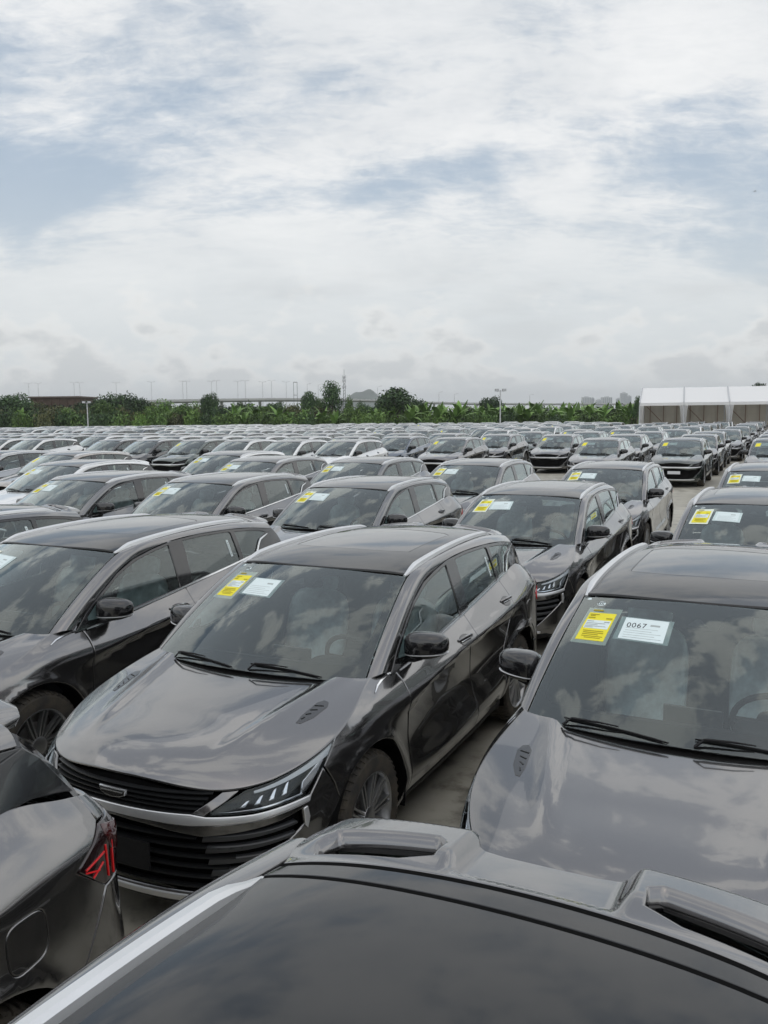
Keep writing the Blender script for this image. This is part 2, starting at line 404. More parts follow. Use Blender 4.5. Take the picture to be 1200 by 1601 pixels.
def body(uv):
    uv = np.asarray(uv, float); s = uv[:, 0].copy(); z = uv[:, 1]
    sg = np.where(s < 0, -1.0, 1.0); s = np.abs(s)
    over = s > SMAX; sg = np.where(over, -sg, sg); s = np.where(over, 2 * SMAX - s, s)
    c = C_SPL(s); e = 1e-4; t = C_SPL(s + e) - C_SPL(s - e); t /= np.linalg.norm(t, axis=1)[:, None]
    d = pchip(Z_SPL(s), D_SPL(s), z)
    for xw in WHEEL_X:
        r = np.hypot(c[:, 0] - xw, z - WHEEL_Z); d = d + .014 * np.exp(-((r - ARCH_R) / .04) ** 2) * (np.abs(c[:, 0] - xw) < .6)
    return np.stack([c[:, 0] + t[:, 1] * d, sg * (c[:, 1] - t[:, 0] * d), z], 1)
def top_edge(s): s = np.atleast_1d(s); return body(np.stack([s, z_top(s)], 1))
def shifted(fn, off):
    def g(uv):
        uv = np.asarray(uv, float); return fn(uv) + off * nrm(fn, uv)
    return g
def nrm(fn, uv, e=4e-4):
    du = fn(uv + np.array([e, 0])) - fn(uv - np.array([e, 0])); dv = fn(uv + np.array([0, e])) - fn(uv - np.array([0, e]))
    n = np.cross(du, dv); n /= np.linalg.norm(n, axis=1)[:, None] + 1e-15
    p = fn(uv) - np.array([0, 0, .75])
    return n if (n * p).sum() > 0 else -n

# hood
_he_s = np.linspace(0, s_x(1.06), 240); _he = top_edge(_he_s)
_o = np.argsort(_he[:, 0]); _hx, _hy, _hz = _he[_o, 0], _he[_o, 1], _he[_o, 2]
HZC = CSpline([1.0, 1.15, 1.3, 1.6, 1.9, 2.08, 2.17, 2.23, 2.262, 2.3], [1.068, 1.058, 1.042, 1.004, .955, .914, .885, .858, .838, .80])
def sstep(x, a, b): t = np.clip((x - a) / (b - a), 0, 1); return t * t * (3 - 2 * t)
def hood(uv):
    x = uv[:, 0]; y = np.abs(uv[:, 1])
    ye = np.interp(x, _hx, _hy); ze = np.interp(x, _hx, _hz); q = np.clip(y / np.maximum(ye, .02), 0, 1.05)
    zc = HZC(x)[:, 0]; z = ze + (np.maximum(zc, ze) - ze) * (1 - q ** 2.6)
    yr = .375 + (2.2 - x) * .205
    fade = sstep(x, 2.14, 1.75) ; dy = y - yr
    z = z - .016 * fade * (1 - sstep(dy, -.085, .0)) + .007 * fade * np.exp(-(dy / .05) ** 2)
    return np.stack([x, uv[:, 1], z], 1)
def cowl_x(y): return 1.10 + .155 * (1 - (np.abs(y) / .74) ** 2.2)

# windscreen : u in -1..1 across, v 0 bottom .. 1 top
def wscreen(uv):
    u, v = uv[:, 0], uv[:, 1]; au = np.abs(u)
    xb = 1.29 - .165 * au ** 2.1; yb = .735 * u; zb = 1.022 + .028 * (1 - au ** 2)
    xt = .445 - .12 * au ** 2.1; yt = .632 * u; zt = 1.512 - .04 * au ** 2
    b = .022 * 4 * v * (1 - v)
    return np.stack([xb + (xt - xb) * v + b * .5, yb + (yt - yb) * v, zb + (zt - zb) * v + b], 1)
# roof
RZC = CSpline([.6, .445, .2, -.2, -.6, -1.0, -1.4, -1.7, -1.95, -2.1], [1.485, 1.513, 1.548, 1.578, 1.588, 1.582, 1.556, 1.522, 1.482, 1.455])
RYE = CSpline([.6, .33, 0, -.5, -1.0, -1.5, -1.85, -2.1], [.64, .632, .628, .615, .595, .568, .55, .54])
def roof(uv):
    x, y = uv[:, 0], uv[:, 1]; ye = RYE(x)[:, 0]; q = np.abs(y) / ye
    return np.stack([x, y, RZC(x)[:, 0] - .028 * q ** 2 - .022 * q ** 5], 1)
# side glass: chart (x, z)
_sl_s = np.linspace(s_x(1.3), s_x(-1.9), 200); _sl = top_edge(_sl_s); _slo = np.argsort(_sl[:, 0])
def sill(x): return np.interp(x, _sl[_slo, 0], _sl[_slo, 1]), np.interp(x, _sl[_slo, 0], _sl[_slo, 2])
SILL_Y = CSpline([1.2, .9, .5, 0, -.5, -1.0, -1.4, -1.75, -2.0], [.79, .806, .812, .806, .795, .782, .765, .735, .70])
SILL_Z = CSpline([1.2, .9, .5, 0, -.5, -1.0, -1.4, -1.75, -2.0], [1.0, 1.012, 1.045, 1.09, 1.14, 1.19, 1.230, 1.222, 1.17])
def side(uv):
    x, z = uv[:, 0], uv[:, 1]; dz = z - SILL_Z(x)[:, 0]
    return np.stack([x, SILL_Y(x)[:, 0] - .25 * dz - .16 * dz * np.abs(dz), z], 1)
def side_r(uv):
    p = side(uv); p[:, 1] *= -1; return p
# pillar / cant rail strip: inner (screen edge then roof edge) to outer (door frame)
WTOP = [(.93, 1.035), (.80, 1.125), (.62, 1.235), (.42, 1.345), (.22, 1.418), (0, 1.460), (-.25, 1.492), (-.6, 1.502), (-1.0, 1.490), (-1.35, 1.462), (-1.72, 1.405)]
_wt = np.array(WTOP); _wt3 = side(_wt)
_inn = np.concatenate([wscreen(np.array([[1.0, v] for v in (.02, .17, .38, .64, .90)])),
                       roof(np.array([[x, RYE(x)[0, 0]] for x in (.20, -.15, -.55, -1.0, -1.38, -1.74)]))])
_k = np.linspace(0, 1, len(WTOP)); I_SPL = CSpline(_k, _inn); O_SPL = CSpline(_k, _wt3)
def strip(uv):
    t, w = uv[:, 0], uv[:, 1]; a, b = I_SPL(t), O_SPL(t); m = a + (b - a) * w[:, None]
    e = 1e-3; tt = I_SPL(t + e) - I_SPL(t - e); n = np.cross(tt, b - a); n /= np.linalg.norm(n, axis=1)[:, None] + 1e-12
    sgn = np.sign(n[:, 1] + n[:, 2])[:, None]; wd = np.linalg.norm(b - a, axis=1)
    return m + n * sgn * (np.sin(np.pi * np.clip(w, -.1, 1.1)) * .16 * wd)[:, None]

# ------------------------------------------------------------------ trimmed panels
def resample(loop, step):
    out = []; n = len(loop)
    for i in range(n):
        a = np.array(loop[i], float); b = np.array(loop[(i + 1) % n], float); k = max(1, int(math.ceil(np.linalg.norm(b - a) / step)))
        for j in range(k): out.append(a + (b - a) * j / k)
    return np.array(out)
def area(l): x, y = l[:, 0], l[:, 1]; return .5 * np.sum(x * np.roll(y, -1) - np.roll(x, -1) * y)
def inset(l, e):
    d = np.roll(l, -1, 0) - l; d /= np.linalg.norm(d, axis=1)[:, None] + 1e-12; nl = np.stack([-d[:, 1], d[:, 0]], 1)
    b = nl + np.roll(nl, 1, 0); bl = (b * nl).sum(1); b = b / np.maximum(bl, .6)[:, None]
    return l + b * e
def inside(p, loops):
    r = np.zeros(len(p), bool)
    for l in loops:
        a = l; b = np.roll(l, -1, 0)
        for i in range(len(l)):
            (x1, y1), (x2, y2) = a[i], b[i]
            if y1 == y2: continue
            c = (y1 > p[:, 1]) != (y2 > p[:, 1])
            r ^= c & (p[:, 0] < (x2 - x1) * (p[:, 1] - y1) / (y2 - y1) + x1)
    return r
def segdist(p, loops):
    best = np.full(len(p), 1e9)
    for l in loops:
        b = np.roll(l, -1, 0)
        for i in range(len(l)):
            v = b[i] - l[i]; t = np.clip(((p - l[i]) @ v) / (v @ v + 1e-15), 0, 1)
            best = np.minimum(best, np.linalg.norm(p - l[i] - t[:, None] * v, axis=1))
    return best
def panel(loops, fn, step=.035, off=0.0, rolle=.004, depth=.016, usc=1.0, flip=False):
    """panel cut out of a body surface: clean trimmed edge, rolled rim and flange. usc = metres per u unit"""
    if not isinstance(loops[0][0], (list, tuple, np.ndarray)) : loops = [loops]
    Ls = []
    for i, l in enumerate(loops):
        l = np.array([(a * usc, b) for a, b in l], float); l = resample(l, step)
        if (area(l) < 0) == (i == 0): l = l[::-1].copy()
        Ls.append(l)
    f0 = fn if usc == 1.0 else (lambda uv: fn(np.stack([uv[:, 0] / usc, uv[:, 1]], 1)))
    g = f0 if off == 0 else shifted(f0, off)
    Is = [inset(l, rolle) for l in Ls]
    lo = np.min(Ls[0], 0); hi = np.max(Ls[0], 0); pts = []
    ny = max(1, int((hi[1] - lo[1]) / (step * .87)))
    gx = np.arange(lo[0], hi[0], step)
    for j in range(ny + 1):
        yy = lo[1] + (j + .5) * (hi[1] - lo[1]) / (ny + 1); pts.append(np.stack([gx + (step / 2 if j % 2 else 0), np.full(len(gx), yy)], 1))
    pts = np.concatenate(pts); pts = pts[inside(pts, Is)]
    if len(pts): pts = pts[segdist(pts, Is) > step * .45]
    vin = []; edges = []; rngs = []
    for l in Is:
        o = len(vin); vin += [tuple(p) for p in l]; edges += [(o + i, o + (i + 1) % len(l)) for i in range(len(l))]; rngs.append((o, len(l)))
    vin += [tuple(p) for p in pts]
    ov, oe, of, ovm, _, _ = geometry.delaunay_2d_cdt([Vector(v) for v in vin], edges, [], 0, 1e-7)
    uv = np.array([tuple(v) for v in ov]); F = [tuple(f) for f in of]
    cen = np.array([uv[list(f)].mean(0) for f in F]); keep = inside(cen, Is); F = [f for f, k in zip(F, keep) if k]
    mp = {}
    for i, src in enumerate(ovm):
        for k in src: mp[k] = i
    P = g(uv); Nn = nrm(g, uv)
    # orientation from the first triangle
    s = 0.0
    for f in F[:50]:
        a, b, c = P[f[0]], P[f[1]], P[f[2]]; s += np.dot(np.cross(b - a, c - a), Nn[f[0]])
    if s < 0: F = [f[::-1] for f in F]
    V = list(P); NN = list(Nn)
    for (o, n), l, il in zip(rngs, Ls, Is):
        Po = g(l); No = nrm(g, l); Pi = g(il); T = Po - Pi; T /= np.linalg.norm(T, axis=1)[:, None] + 1e-12
        r1 = len(V); V += list(Po - No * rolle * .45); NN += list((No + T) / np.linalg.norm(No + T, axis=1)[:, None])
        r2 = len(V); V += list(Po - No * depth); NN += list(T)
        for i in range(n):
            k = (i + 1) % n; a, b = mp[o + i], mp[o + k]
            q1 = (a, r1 + i, r1 + k, b); q2 = (r1 + i, r2 + i, r2 + k, r1 + k)
            if s < 0: q1, q2 = q1[::-1], q2[::-1]
            F += [q1, q2]
    md = MD(); md.add(V, F); md.N = np.array(NN)
    if flip: md.F = [tuple(reversed(f)) for f in md.F]; md.N = -md.N
    return md
def merge(*mds):
    r = MD(); r.N = None
    if all(m.N is not None for m in mds): r.N = np.concatenate([m.N for m in mds])
    for m in mds: r.join(m)
    return r
def arc(xc, zc, r, a0, a1, n=14): return [(xc + r * math.cos(R(a0 + (a1 - a0) * i / n)), zc + r * math.sin(R(a0 + (a1 - a0) * i / n))) for i in range(n + 1)]
def sx(pts): return [(float(s_x(x)), z) for x, z in pts]
def along_top(s0, s1, n, dz=-.001): return [(s, float(z_top(s)[0]) + dz) for s in np.linspace(s0, s1, n)]

# ================================================================== the car, part by part.  PARTS: (name, parent index, mesh, group)
PARTS = []
def part(name, md, mats, parent=None, lod=2, label=None):
    """lod: lowest detail level that still keeps the part (0 = near cars only, 1 = also middle, 2 = all)"""
    PARTS.append(dict(name=name, mesh=md.mesh(name, mats), md=md, mats=mats if isinstance(mats, (list, tuple)) else [mats], parent=parent, lod=lod, label=label))
    return len(PARTS) - 1
def both(name, md, mats, parents=(None, None), lod=2):
    return part(name, md, mats, parents[0], lod), part(name, md.mirrored(), mats, parents[1], lod)

def build_car():
    yf, yr = s_yf, s_yr
    zt = lambda s: float(z_top(s)[0])
    sT, sB, sI, sG = float(s_x(1.62)), float(s_x(1.86)), yf(.47), yf(.53)
    # ---------------- hood
    ed = top_edge(np.linspace(-s_x(1.085), s_x(1.085), 110))
    loop = [(x - .004, y) for x, y, z in ed]
    loop += [(float(cowl_x(y)), y) for y in np.linspace(.728, -.728, 25)]
    hd = part('hood', panel(loop, hood, .03, rolle=.006, depth=.02), 'paint')
    for sg in (1, -1):   # hood vents outboard of each crease
        vl = [(1.40, .635), (1.44, .612), (1.58, .600), (1.645, .607), (1.635, .630), (1.56, .662), (1.44, .678), (1.405, .665)]
        v = panel([(x, y * sg) for x, y in vl], hood, .02, off=.0035, rolle=.003, depth=.006)
        vi = part('hood_vent', v, 'vent_grey', hd, 0)
        g = MD()
        for k in range(4):
            x0 = 1.45 + .045 * k
            pts = [(x, y * sg) for x, y in ((x0, .660 - .012 * k), (x0 + .022, .616))]
            q = hood(np.array([[pts[0][0] + (pts[1][0] - pts[0][0]) * t, pts[0][1] + (pts[1][1] - pts[0][1]) * t] for t in np.linspace(0, 1, 5)])) + np.array([0, 0, .0055])
            g.join(sweep(q, [(-.003, -.003), (.003, -.003), (.003, .001), (-.003, .001)]))
        part('vent_fin', g, 'slat_black', vi, 0)
    # ---------------- front bumper
    half = [(0, .651), (yf(.2), .648), (yf(.40), .642), (yf(.65), .653), (sB, .675), (sB + .012, .700), (float(s_x(1.752)), .795)]
    half += [(float(s_x(1.70)), .70)] + sx(arc(1.335, .355, ARCH_R, 38, -18, 9)) + [(float(s_x(1.80)), .195), (yf(.70), .19), (yf(.4), .185), (0, .185)]
    outer = half + [(-s, z) for s, z in half[-2:0:-1]]
    gh = [(0, .636), (yf(.2), .622), (yf(.45), .588), (float(s_x(2.0)), .628), (float(s_x(1.90)), .652), (float(s_x(1.885)), .565), (yf(.70), .44), (yf(.60), .335), (yf(.45), .29), (0, .285)]
    gl = gh + [(-s, z) for s, z in gh[-2:0:-1]]
    bp = part('front_bumper', panel([outer, gl], body, .035, rolle=.005, depth=.02), 'paint')
    lo = [(0, .635), (yf(.45), .60), (float(s_x(1.89)), .65), (float(s_x(1.88)), .56), (yf(.70), .43), (yf(.60), .325), (0, .28)]
    lg = part('lower_grille', panel(lo + [(-s, z) for s, z in lo[-2:0:-1]], body, .05, off=-.05, rolle=.002, depth=.01), 'dark_lining')
    sq = [(-.010, -.007), (.012, -.007), (.012, .004), (-.010, .007)]
    def bar(s0, s1, z0, z1, off, sec, n=14):
        ss = np.linspace(s0, s1, n); zz = np.linspace(z0, z1, n) if np.isscalar(z0) else np.interp(ss, *z0)
        uv = np.stack([ss, zz], 1); q = body(uv) + off * nrm(body, uv)
        return sweep(q, sec, up=(0, 0, 1))
    for k in range(6):
        z = .320 + .050 * k; w = .50 + .028 * k if k < 5 else .42
        part('grille_slat', bar(-yf(min(w, .66)), yf(min(w, .66)), z, z, -.022, [(-.014, -.006), (.014, -.004), (.014, .003), (-.014, .006)], 24), 'slat_black', lg, 0)
    for sg in (1, -1):   # side blades of the lower grille
        for k in range(4):
            z = .395 + .058 * k; a, b = yf(.475 - .01 * k), (float(s_x(1.90)) - .02 if k else yf(.70))
            uvl = [(a, z - .017), (b, z + .012), (b - .006, z + .024), (a + .01, z + .014)]
            part('grille_blade', panel([(s * sg, q) for s, q in uvl], body, .05, off=-.008, rolle=.003, depth=.03), 'blade_grey', lg, 0)
        fl = [(float(s_x(1.895)), .650), (float(s_x(1.875)), .655), (float(s_x(1.862)), .60), (float(s_x(1.872)), .545), (float(s_x(1.885)), .56)]
        part('air_blade', panel([(s * sg, z) for s, z in fl], body, .03, off=.007, rolle=.003, depth=.012), 'satin_silver', bp, 0)
    part('plate_holder', loft([[(2.292 + .012 * i, y, z) for y, z in ((-.20, .40), (.20, .40), (.20, .53), (-.20, .53))] for i in (0, 1)]), 'black_plastic', bp, 0)
    st = [(-yf(.64), .262), (-yf(.5), .246), (0, .243), (yf(.5), .246), (yf(.64), .262), (yf(.64), .280), (yf(.5), .281), (0, .279), (-yf(.5), .281), (-yf(.64), .280)]
    part('lower_trim', panel(st, body, .04, off=.010, rolle=.004, depth=.02), 'satin_silver', bp, 1)
    sk = [(0, .186), (yf(.6), .19), (yf(.78), .20), (yf(.70), .25), (yf(.5), .240), (0, .238)]
    part('skid_lip', panel(sk + [(-s, z) for s, z in sk[-2:0:-1]], body, .05, off=.004, rolle=.003, depth=.02), 'black_plastic', bp, 0)
    # ---------------- grille
    gt = [(s, zt(abs(s)) - .008) for s in np.linspace(-sG, sG, 25)]
    gb = [(yf(.405), .690), (yf(.2), .688), (0, .688), (-yf(.2), .688), (-yf(.405), .690)]
    gr = part('grille', panel(gt + gb, body, .04, off=-.030, rolle=.002, depth=.01), 'dark_lining', None, 1)
    for k in range(5):
        z = .705 + .021 * k; w = .42 + .018 * k
        part('grille_slat', bar(-yf(w), yf(w), (np.array([-2, -.5, 0, .5, 2]), np.array([z - .012, z - .008, z, z - .008, z - .012])), 0, -.012, [(-.012, -.004), (.012, -.003), (.012, .002), (-.012, .004)], 24), 'slat_black', gr, 0)
    ch = [(-sB - .01, .700), (-yf(.65), .684), (-yf(.47), .684), (-yf(.405), .694), (-yf(.2), .694), (0, .695), (yf(.2), .694), (yf(.405), .694), (yf(.47), .684), (yf(.65), .684), (sB + .01, .700),
          (sB, .679), (yf(.65), .657), (yf(.40), .646), (yf(.2), .652), (0, .655), (-yf(.2), .652), (-yf(.40), .646), (-yf(.65), .657), (-sB, .679)]
    part('chrome_strip', panel(ch, body, .04, off=.007, rolle=.004, depth=.02), 'satin_silver', None, 2)
    for sg in (1, -1):
        ck = [(sG + .004, zt(sG) - .004), (yf(.60), zt(yf(.60)) - .004), (yf(.545), .742), (sI - .008, .690), (yf(.41), .698)]
        part('grille_cheek', panel([(s * sg, z) for s, z in ck], body, .03, rolle=.003), 'paint', None, 1)
    # shield emblem on the grille
    em = [(-.085, .018), (.085, .018), (.078, -.012), (.045, -.026), (0, -.031), (-.045, -.026), (-.078, -.012)]
    e1 = loft([[(2.300 + .010 * i, y * (1 - .06 * i), .752 + z * (1 - .1 * i)) for y, z in em] for i in (0, 1)])
    em_i = part('emblem', e1, 'chrome', gr, 0)
    part('emblem_face', loft([[(2.307 + .0055 * i, y * .86, .752 + z * .74) for y, z in em] for i in (0, 1)]), 'black_gloss', em_i, 0)
    part('emblem_bar', box(2.309, 2.315, -.066, .066, .7525, .7575), 'chrome', em_i, 0)
    # ---------------- headlights
    for sg in (1, -1):
        m = lambda l: [(s * sg, z) for s, z in l]
        tops = [(s, zt(s) - .006) for s in np.linspace(sT + .01, yf(.63), 12)]
        hl = [(sI, .692), (yf(.65), .691), (sB, .707), (float(s_x(1.745)), .80)] + tops + [(yf(.56), .748)]
        li = part('headlight', panel(m(hl), body, .03, off=-.055, rolle=.002, depth=-.05), 'lamp_dark', None, 1)
        part('lamp_lens', panel(m(hl), body, .03, off=.001, rolle=.004, depth=.012), 'lamp_glass', li, 0)
        upp = [(s, zt(s) - .016) for s in np.linspace(sT - .01, yf(.66), 10)]
        dn = [(s, zt(s) - .016 - w) for s, w in zip(np.linspace(yf(.66), sT - .02, 10), np.linspace(.010, .030, 10))]
        part('light_bar', panel(m(upp + dn), body, .03, off=-.012, rolle=.002, depth=.02), 'led_white', li, 0)
        for k in range(4):      # prism shaped reflectors
            s0 = yf(.60) + .072 * k; z0 = .714 + .006 * k; h = .030 + .009 * k
            pr = [(s0, z0), (s0 + .030, z0 + .003), (s0 + .052, z0 + h), (s0 + .034, z0 + h * .85)]
            part('reflector', panel(m(pr), body, .03, off=-.024 - .004 * (k % 2), rolle=.004, depth=.025), 'lamp_chrome', li, 0)
        lw = [(yf(.52), .700), (yf(.66), .697), (sB - .02, .711), (sB - .025, .717), (yf(.66), .705)]
        part('light_guide', panel(m(lw), body, .03, off=-.015, rolle=.0015, depth=.012), 'lamp_chrome', li, 0)
        ver = [(sB - .03, .715), (sB + .01, .722), (float(s_x(1.70)), .845), (float(s_x(1.715)), .85), (sB - .01, .765)]
        part('light_guide', panel(m(ver), body, .03, off=-.018, rolle=.002, depth=.015), 'lamp_chrome', li, 0)
    # ---------------- fenders
    fl = [(float(s_x(1.738)), .803)] + [(sT - .012, zt(sT) - .012)] + along_top(sT + .004, float(s_x(.872)), 26)
    fl += sx([(.854, .95), (.852, .7), (.856, .5), (.86, .3), (.866, .215), (.925, .21)]) + sx(arc(1.335, .355, ARCH_R, 200, 38, 26)) + [(float(s_x(1.688)), .70)]
    both('fender', panel(fl, body, .03), 'paint')
    tip = np.array([[float(s_x(x)), z] for x, z in ((1.16, .985), (1.10, 1.003), (1.02, 1.016), (.95, 1.022), (.90, 1.020))])
    tp = body(tip) + .004 * nrm(body, tip)
    both('fender_trim', sweep(tp, [(-.006, -.002), (.006, -.002), (.006, .004), (-.006, .004)], up=(0, .5, 1), scale=[.3, .8, 1, 1, .8]), 'chrome', lod=1)
    # ---------------- doors
    fd = sx([(.845, .30), (.841, .5), (.838, .7), (.840, .95)]) + along_top(float(s_x(.858)), float(s_x(-.262)), 24) + sx([(-.262, .9), (-.258, .6), (-.25, .305)])
    D1 = both('front_door', panel(fd, body, .03), 'paint')
    rd = sx([(-.258, .305), (-.266, .6), (-.270, .9)]) + along_top(float(s_x(-.270)), float(s_x(-1.12)), 20) + sx([(-1.115, 1.05), (-1.09, .95), (-1.02, .83), (-.94, .70), (-.885, .55), (-.868, .42), (-.865, .32)])
    D2 = both('rear_door', panel(rd, body, .03), 'paint')
    for D, x in ((D1, -.075), (D2, -1.0)):
        zc = .985 if D is D1 else 1.062
        cup = [(float(s_x(x + .085 * math.cos(a))), zc + .034 * math.sin(a)) for a in np.linspace(0, 2 * math.pi, 18, endpoint=False)]
        H = both('handle_cup', panel(cup, body, .02, off=.0025, rolle=.003, depth=.006), 'black_gloss', D, 1)
        uv = np.array([[float(s_x(x + t)), zc + .006 + .003 * (t / .12)] for t in np.linspace(.095, -.115, 11)])
        bow = np.array([.002, .012, .024, .030, .032, .033, .032, .030, .026, .014, .002])
        q = body(uv) + nrm(body, uv) * bow[:, None]
        both('door_handle', sweep(q, [(-.012, -.004), (-.006, .006), (.006, .006), (.012, -.004), (.008, -.008), (-.008, -.008)], up=(0, 1, .15)), 'paint', D, 0)
        q2 = q[1:-1] + np.array([0, .004, -.014]); both('handle_trim', sweep(q2, circ(.0042, 6), up=(0, 1, 0)), 'chrome', D, 0)
    rk = sx([(.925, .215), (.885, .292), (.2, .292), (-.3, .296), (-.865, .305), (-.925, .215)])
    both('sill_panel', panel(rk, body, .05, off=.004), 'black_plastic')
    # ---------------- quarter panel with fuel flap
    tl = sx([(-1.765, .985), (-1.90, .868)]) + [(yr(.66), .848), (yr(.45), .925), (yr(.45), .99), (yr(.62), 1.05)] + sx([(-1.93, 1.075)])
    qp = sx([(-.875, .32), (-.878, .42), (-.895, .55), (-.95, .70), (-1.03, .825), (-1.10, .945), (-1.125, 1.05)]) + along_top(float(s_x(-1.13)), float(s_x(-1.935)), 22)
    qp += sx([(-1.932, 1.085), (-1.757, .986), (-1.905, .860), (-1.80, .70), (-1.745, .62)]) + sx(arc(-1.335, .355, ARCH_R, 40, 40, 1))[:1] * 0
    qp += [(float(s_x(-1.335 - ARCH_R * math.cos(R(a)))), .355 + ARCH_R * math.sin(R(a))) for a in np.linspace(36, 180, 24)]
    fuel = [(float(s_x(-1.53 - .082 * math.copysign(abs(math.cos(a)) ** .55, math.cos(a)))), .882 + .082 * math.copysign(abs(math.sin(a)) ** .55, math.sin(a))) for a in np.linspace(0, 2 * math.pi, 28, endpoint=False)]
    fuel_in = [(float(s_x(-1.53 - .079 * math.copysign(abs(math.cos(a)) ** .55, math.cos(a)))), .882 + .079 * math.copysign(abs(math.sin(a)) ** .55, math.sin(a))) for a in np.linspace(0, 2 * math.pi, 28, endpoint=False)]
    QL = part('quarter_panel', panel([qp, fuel], body, .03), 'paint'); part('fuel_flap', panel(fuel_in, body, .03, rolle=.003), 'paint', QL, 0)
    QR = part('quarter_panel', panel(qp, body, .03).mirrored(), 'paint')
    # ---------------- rear: bumper, tailgate, lamps
    rb = sx([(-1.912, .853), (-1.808, .70), (-1.752, .62)]) + [(float(s_x(-1.335 - ARCH_R * math.cos(R(a)))), .355 + ARCH_R * math.sin(R(a))) for a in np.linspace(34, -18, 9)]
    rb += [(yr(.72), .235), (SMAX, .24)]
    rbt = [(SMAX, .615), (yr(.45), .625), (yr(.63), .70), (yr(.66), .838)]
    lft = rb + rbt; full = rb[::1] + [(2 * SMAX - s, z) for s, z in rb[-2::-1]] + [(2 * SMAX - s, z) for s, z in rbt[:0:-1]] + rbt
    part('rear_bumper', panel(full, body, .04, rolle=.005), 'paint')
    tg = [(SMAX, .622), (yr(.45), .632), (yr(.622), .707), (yr(.648), .84), (yr(.44), .92), (yr(.44), .995), (yr(.60), 1.056), (yr(.62), 1.08)]
    tgt = [(s, zt(s) - .002) for s in np.linspace(yr(.62), SMAX, 10)]
    hf = tg + tgt[1:]
    TG = part('tailgate', panel(hf[:-1] + [hf[-1]] + [(2 * SMAX - s, z) for s, z in hf[-2:0:-1]], body, .04), 'paint')
    cnr = [(float(s_x(-1.940)), 1.083), (yr(.623), 1.058)] + [(s, zt(s) - .001) for s in np.linspace(yr(.623), float(s_x(-1.940)), 7)]
    both('corner_panel', panel(cnr, body, .03), 'paint', lod=1)
    for sg in (0, 1):
        f = (lambda s: s) if sg == 0 else (lambda s: 2 * SMAX - s)
        m = lambda l: [(f(s), z) for s, z in l]
        a = part('tail_lamp', panel(m(tl), body, .025, off=.002, rolle=.004, depth=.02), 'tail_black', None, 2)
        edge = sx([(-1.935, 1.068), (-1.975, 1.055)]) + [(yr(.66), .985), (yr(.64), .87), (yr(.68), .862)] + sx([(-1.955, .97), (-1.925, 1.04)])
        part('lamp_lens', panel(m(edge), body, .025, off=.006, rolle=.003, depth=.006), 'red_dark', a, 0)
        for k, (p0, p1) in enumerate([((-1.80, .970), (-1.905, .985)), ((-1.80, .962), (-1.872, .935)), ((-1.835, .925), (-1.895, .952)), ((-1.925, .885), (-1.915, 1.005)), ((-1.962, .875), (-1.957, 1.00))]):
            uv = np.array([[f(float(s_x(p0[0] + (p1[0] - p0[0]) * t))), p0[1] + (p1[1] - p0[1]) * t] for t in np.linspace(0, 1, 6)])
            q = body(uv) + nrm(body, uv) * .004
            part('light_strip', sweep(q, [(-.0028, -.002), (.0028, -.002), (.0028, .0022), (-.0028, .0022)], up=(-.4, 1 if sg == 0 else -1, 0)), 'tail_strip', a, 0)
    part('tail_band', panel([(yr(.44), .925), (yr(.44), .985), (2 * SMAX - yr(.44), .985), (2 * SMAX - yr(.44), .925)], body, .05, off=.003), 'tail_black', TG, 1)
    part('plate_recess', panel([(SMAX - .26, .70), (SMAX + .26, .70), (SMAX + .24, .84), (SMAX - .24, .84)], body, .05, off=.003), 'black_plastic', TG, 0)
    # rear screen
    def rscreen(uv):
        u, v = uv[:, 0] / .62, uv[:, 1] / .45; au = np.abs(u)
        b = np.stack([-2.065 + .085 * au ** 2.2, .655 * u, 1.062 + .03 * au ** 2], 1); t = np.stack([-1.80 + .05 * au ** 2, .545 * u, 1.478 - .03 * au ** 2], 1)
        r = b + (t - b) * v[:, None]; r[:, 0] -= .02 * 4 * v * (1 - v); return r
    part('rear_window', panel([(-.60, .005), (.60, .005), (.60, .44), (-.60, .44)], rscreen, .05), 'privacy_glass', TG, 1)
    # rear pillar: black fin between side windows and rear screen
    fin = [(-1.345, 1.240), (-1.452, 1.345), (-1.60, 1.382), (-1.735, 1.398), (-1.80, 1.34), (-1.915, 1.175), (-1.83, 1.203), (-1.72, 1.232), (-1.5, 1.243)]
    F1 = both('rear_pillar', panel(fin, side, .03, off=.004, depth=.02), 'black_gloss')
    a = side(np.array([[-1.735, 1.40], [-1.80, 1.33], [-1.86, 1.245], [-1.915, 1.155], [-1.93, 1.10]]))
    b = rscreen(np.array([[.605, .44], [.605, .33], [.605, .21], [.605, .09], [.605, .0]]))
    both('pillar_edge', loft([[tuple(p) for p in (q0, q0 * .5 + q1 * .5 + np.array([-.018, .018, .004]), q1, q1 + np.array([.03, -.01, -.01]), q0 + np.array([.03, -.03, 0]))] for q0, q1 in zip(a, b)]), 'black_gloss')
    # ---------------- roof, sunroof, rails, spoiler
    ys = np.linspace(-1, 1, 21); rp = [(float(.430 - .12 * abs(u) ** 2.1), u * .627) for u in ys]
    rp += [(x, float(RYE(x)[0, 0]) - .004) for x in np.linspace(.25, -1.46, 22)] + [(-1.49 - .03 * (1 - u * u), u * .565) for u in np.linspace(1, -1, 15)] + [(x, -float(RYE(x)[0, 0]) + .004) for x in np.linspace(-1.46, .25, 22)]
    so = [(-.02 - .09 * abs(u) ** 3, .455 * u) for u in np.linspace(-1, 1, 13)] + [(-.90, .44), (-.94, .39), (-.95, 0), (-.94, -.39), (-.90, -.44)]
    RF = part('roof', panel([rp, so], roof, .045, rolle=.005), 'roof_black')
    part('sunroof', panel([(x * .994 - .003, y * .992) for x, y in so], roof, .05, off=-.0015, rolle=.004), 'roof_glass', RF, 1)
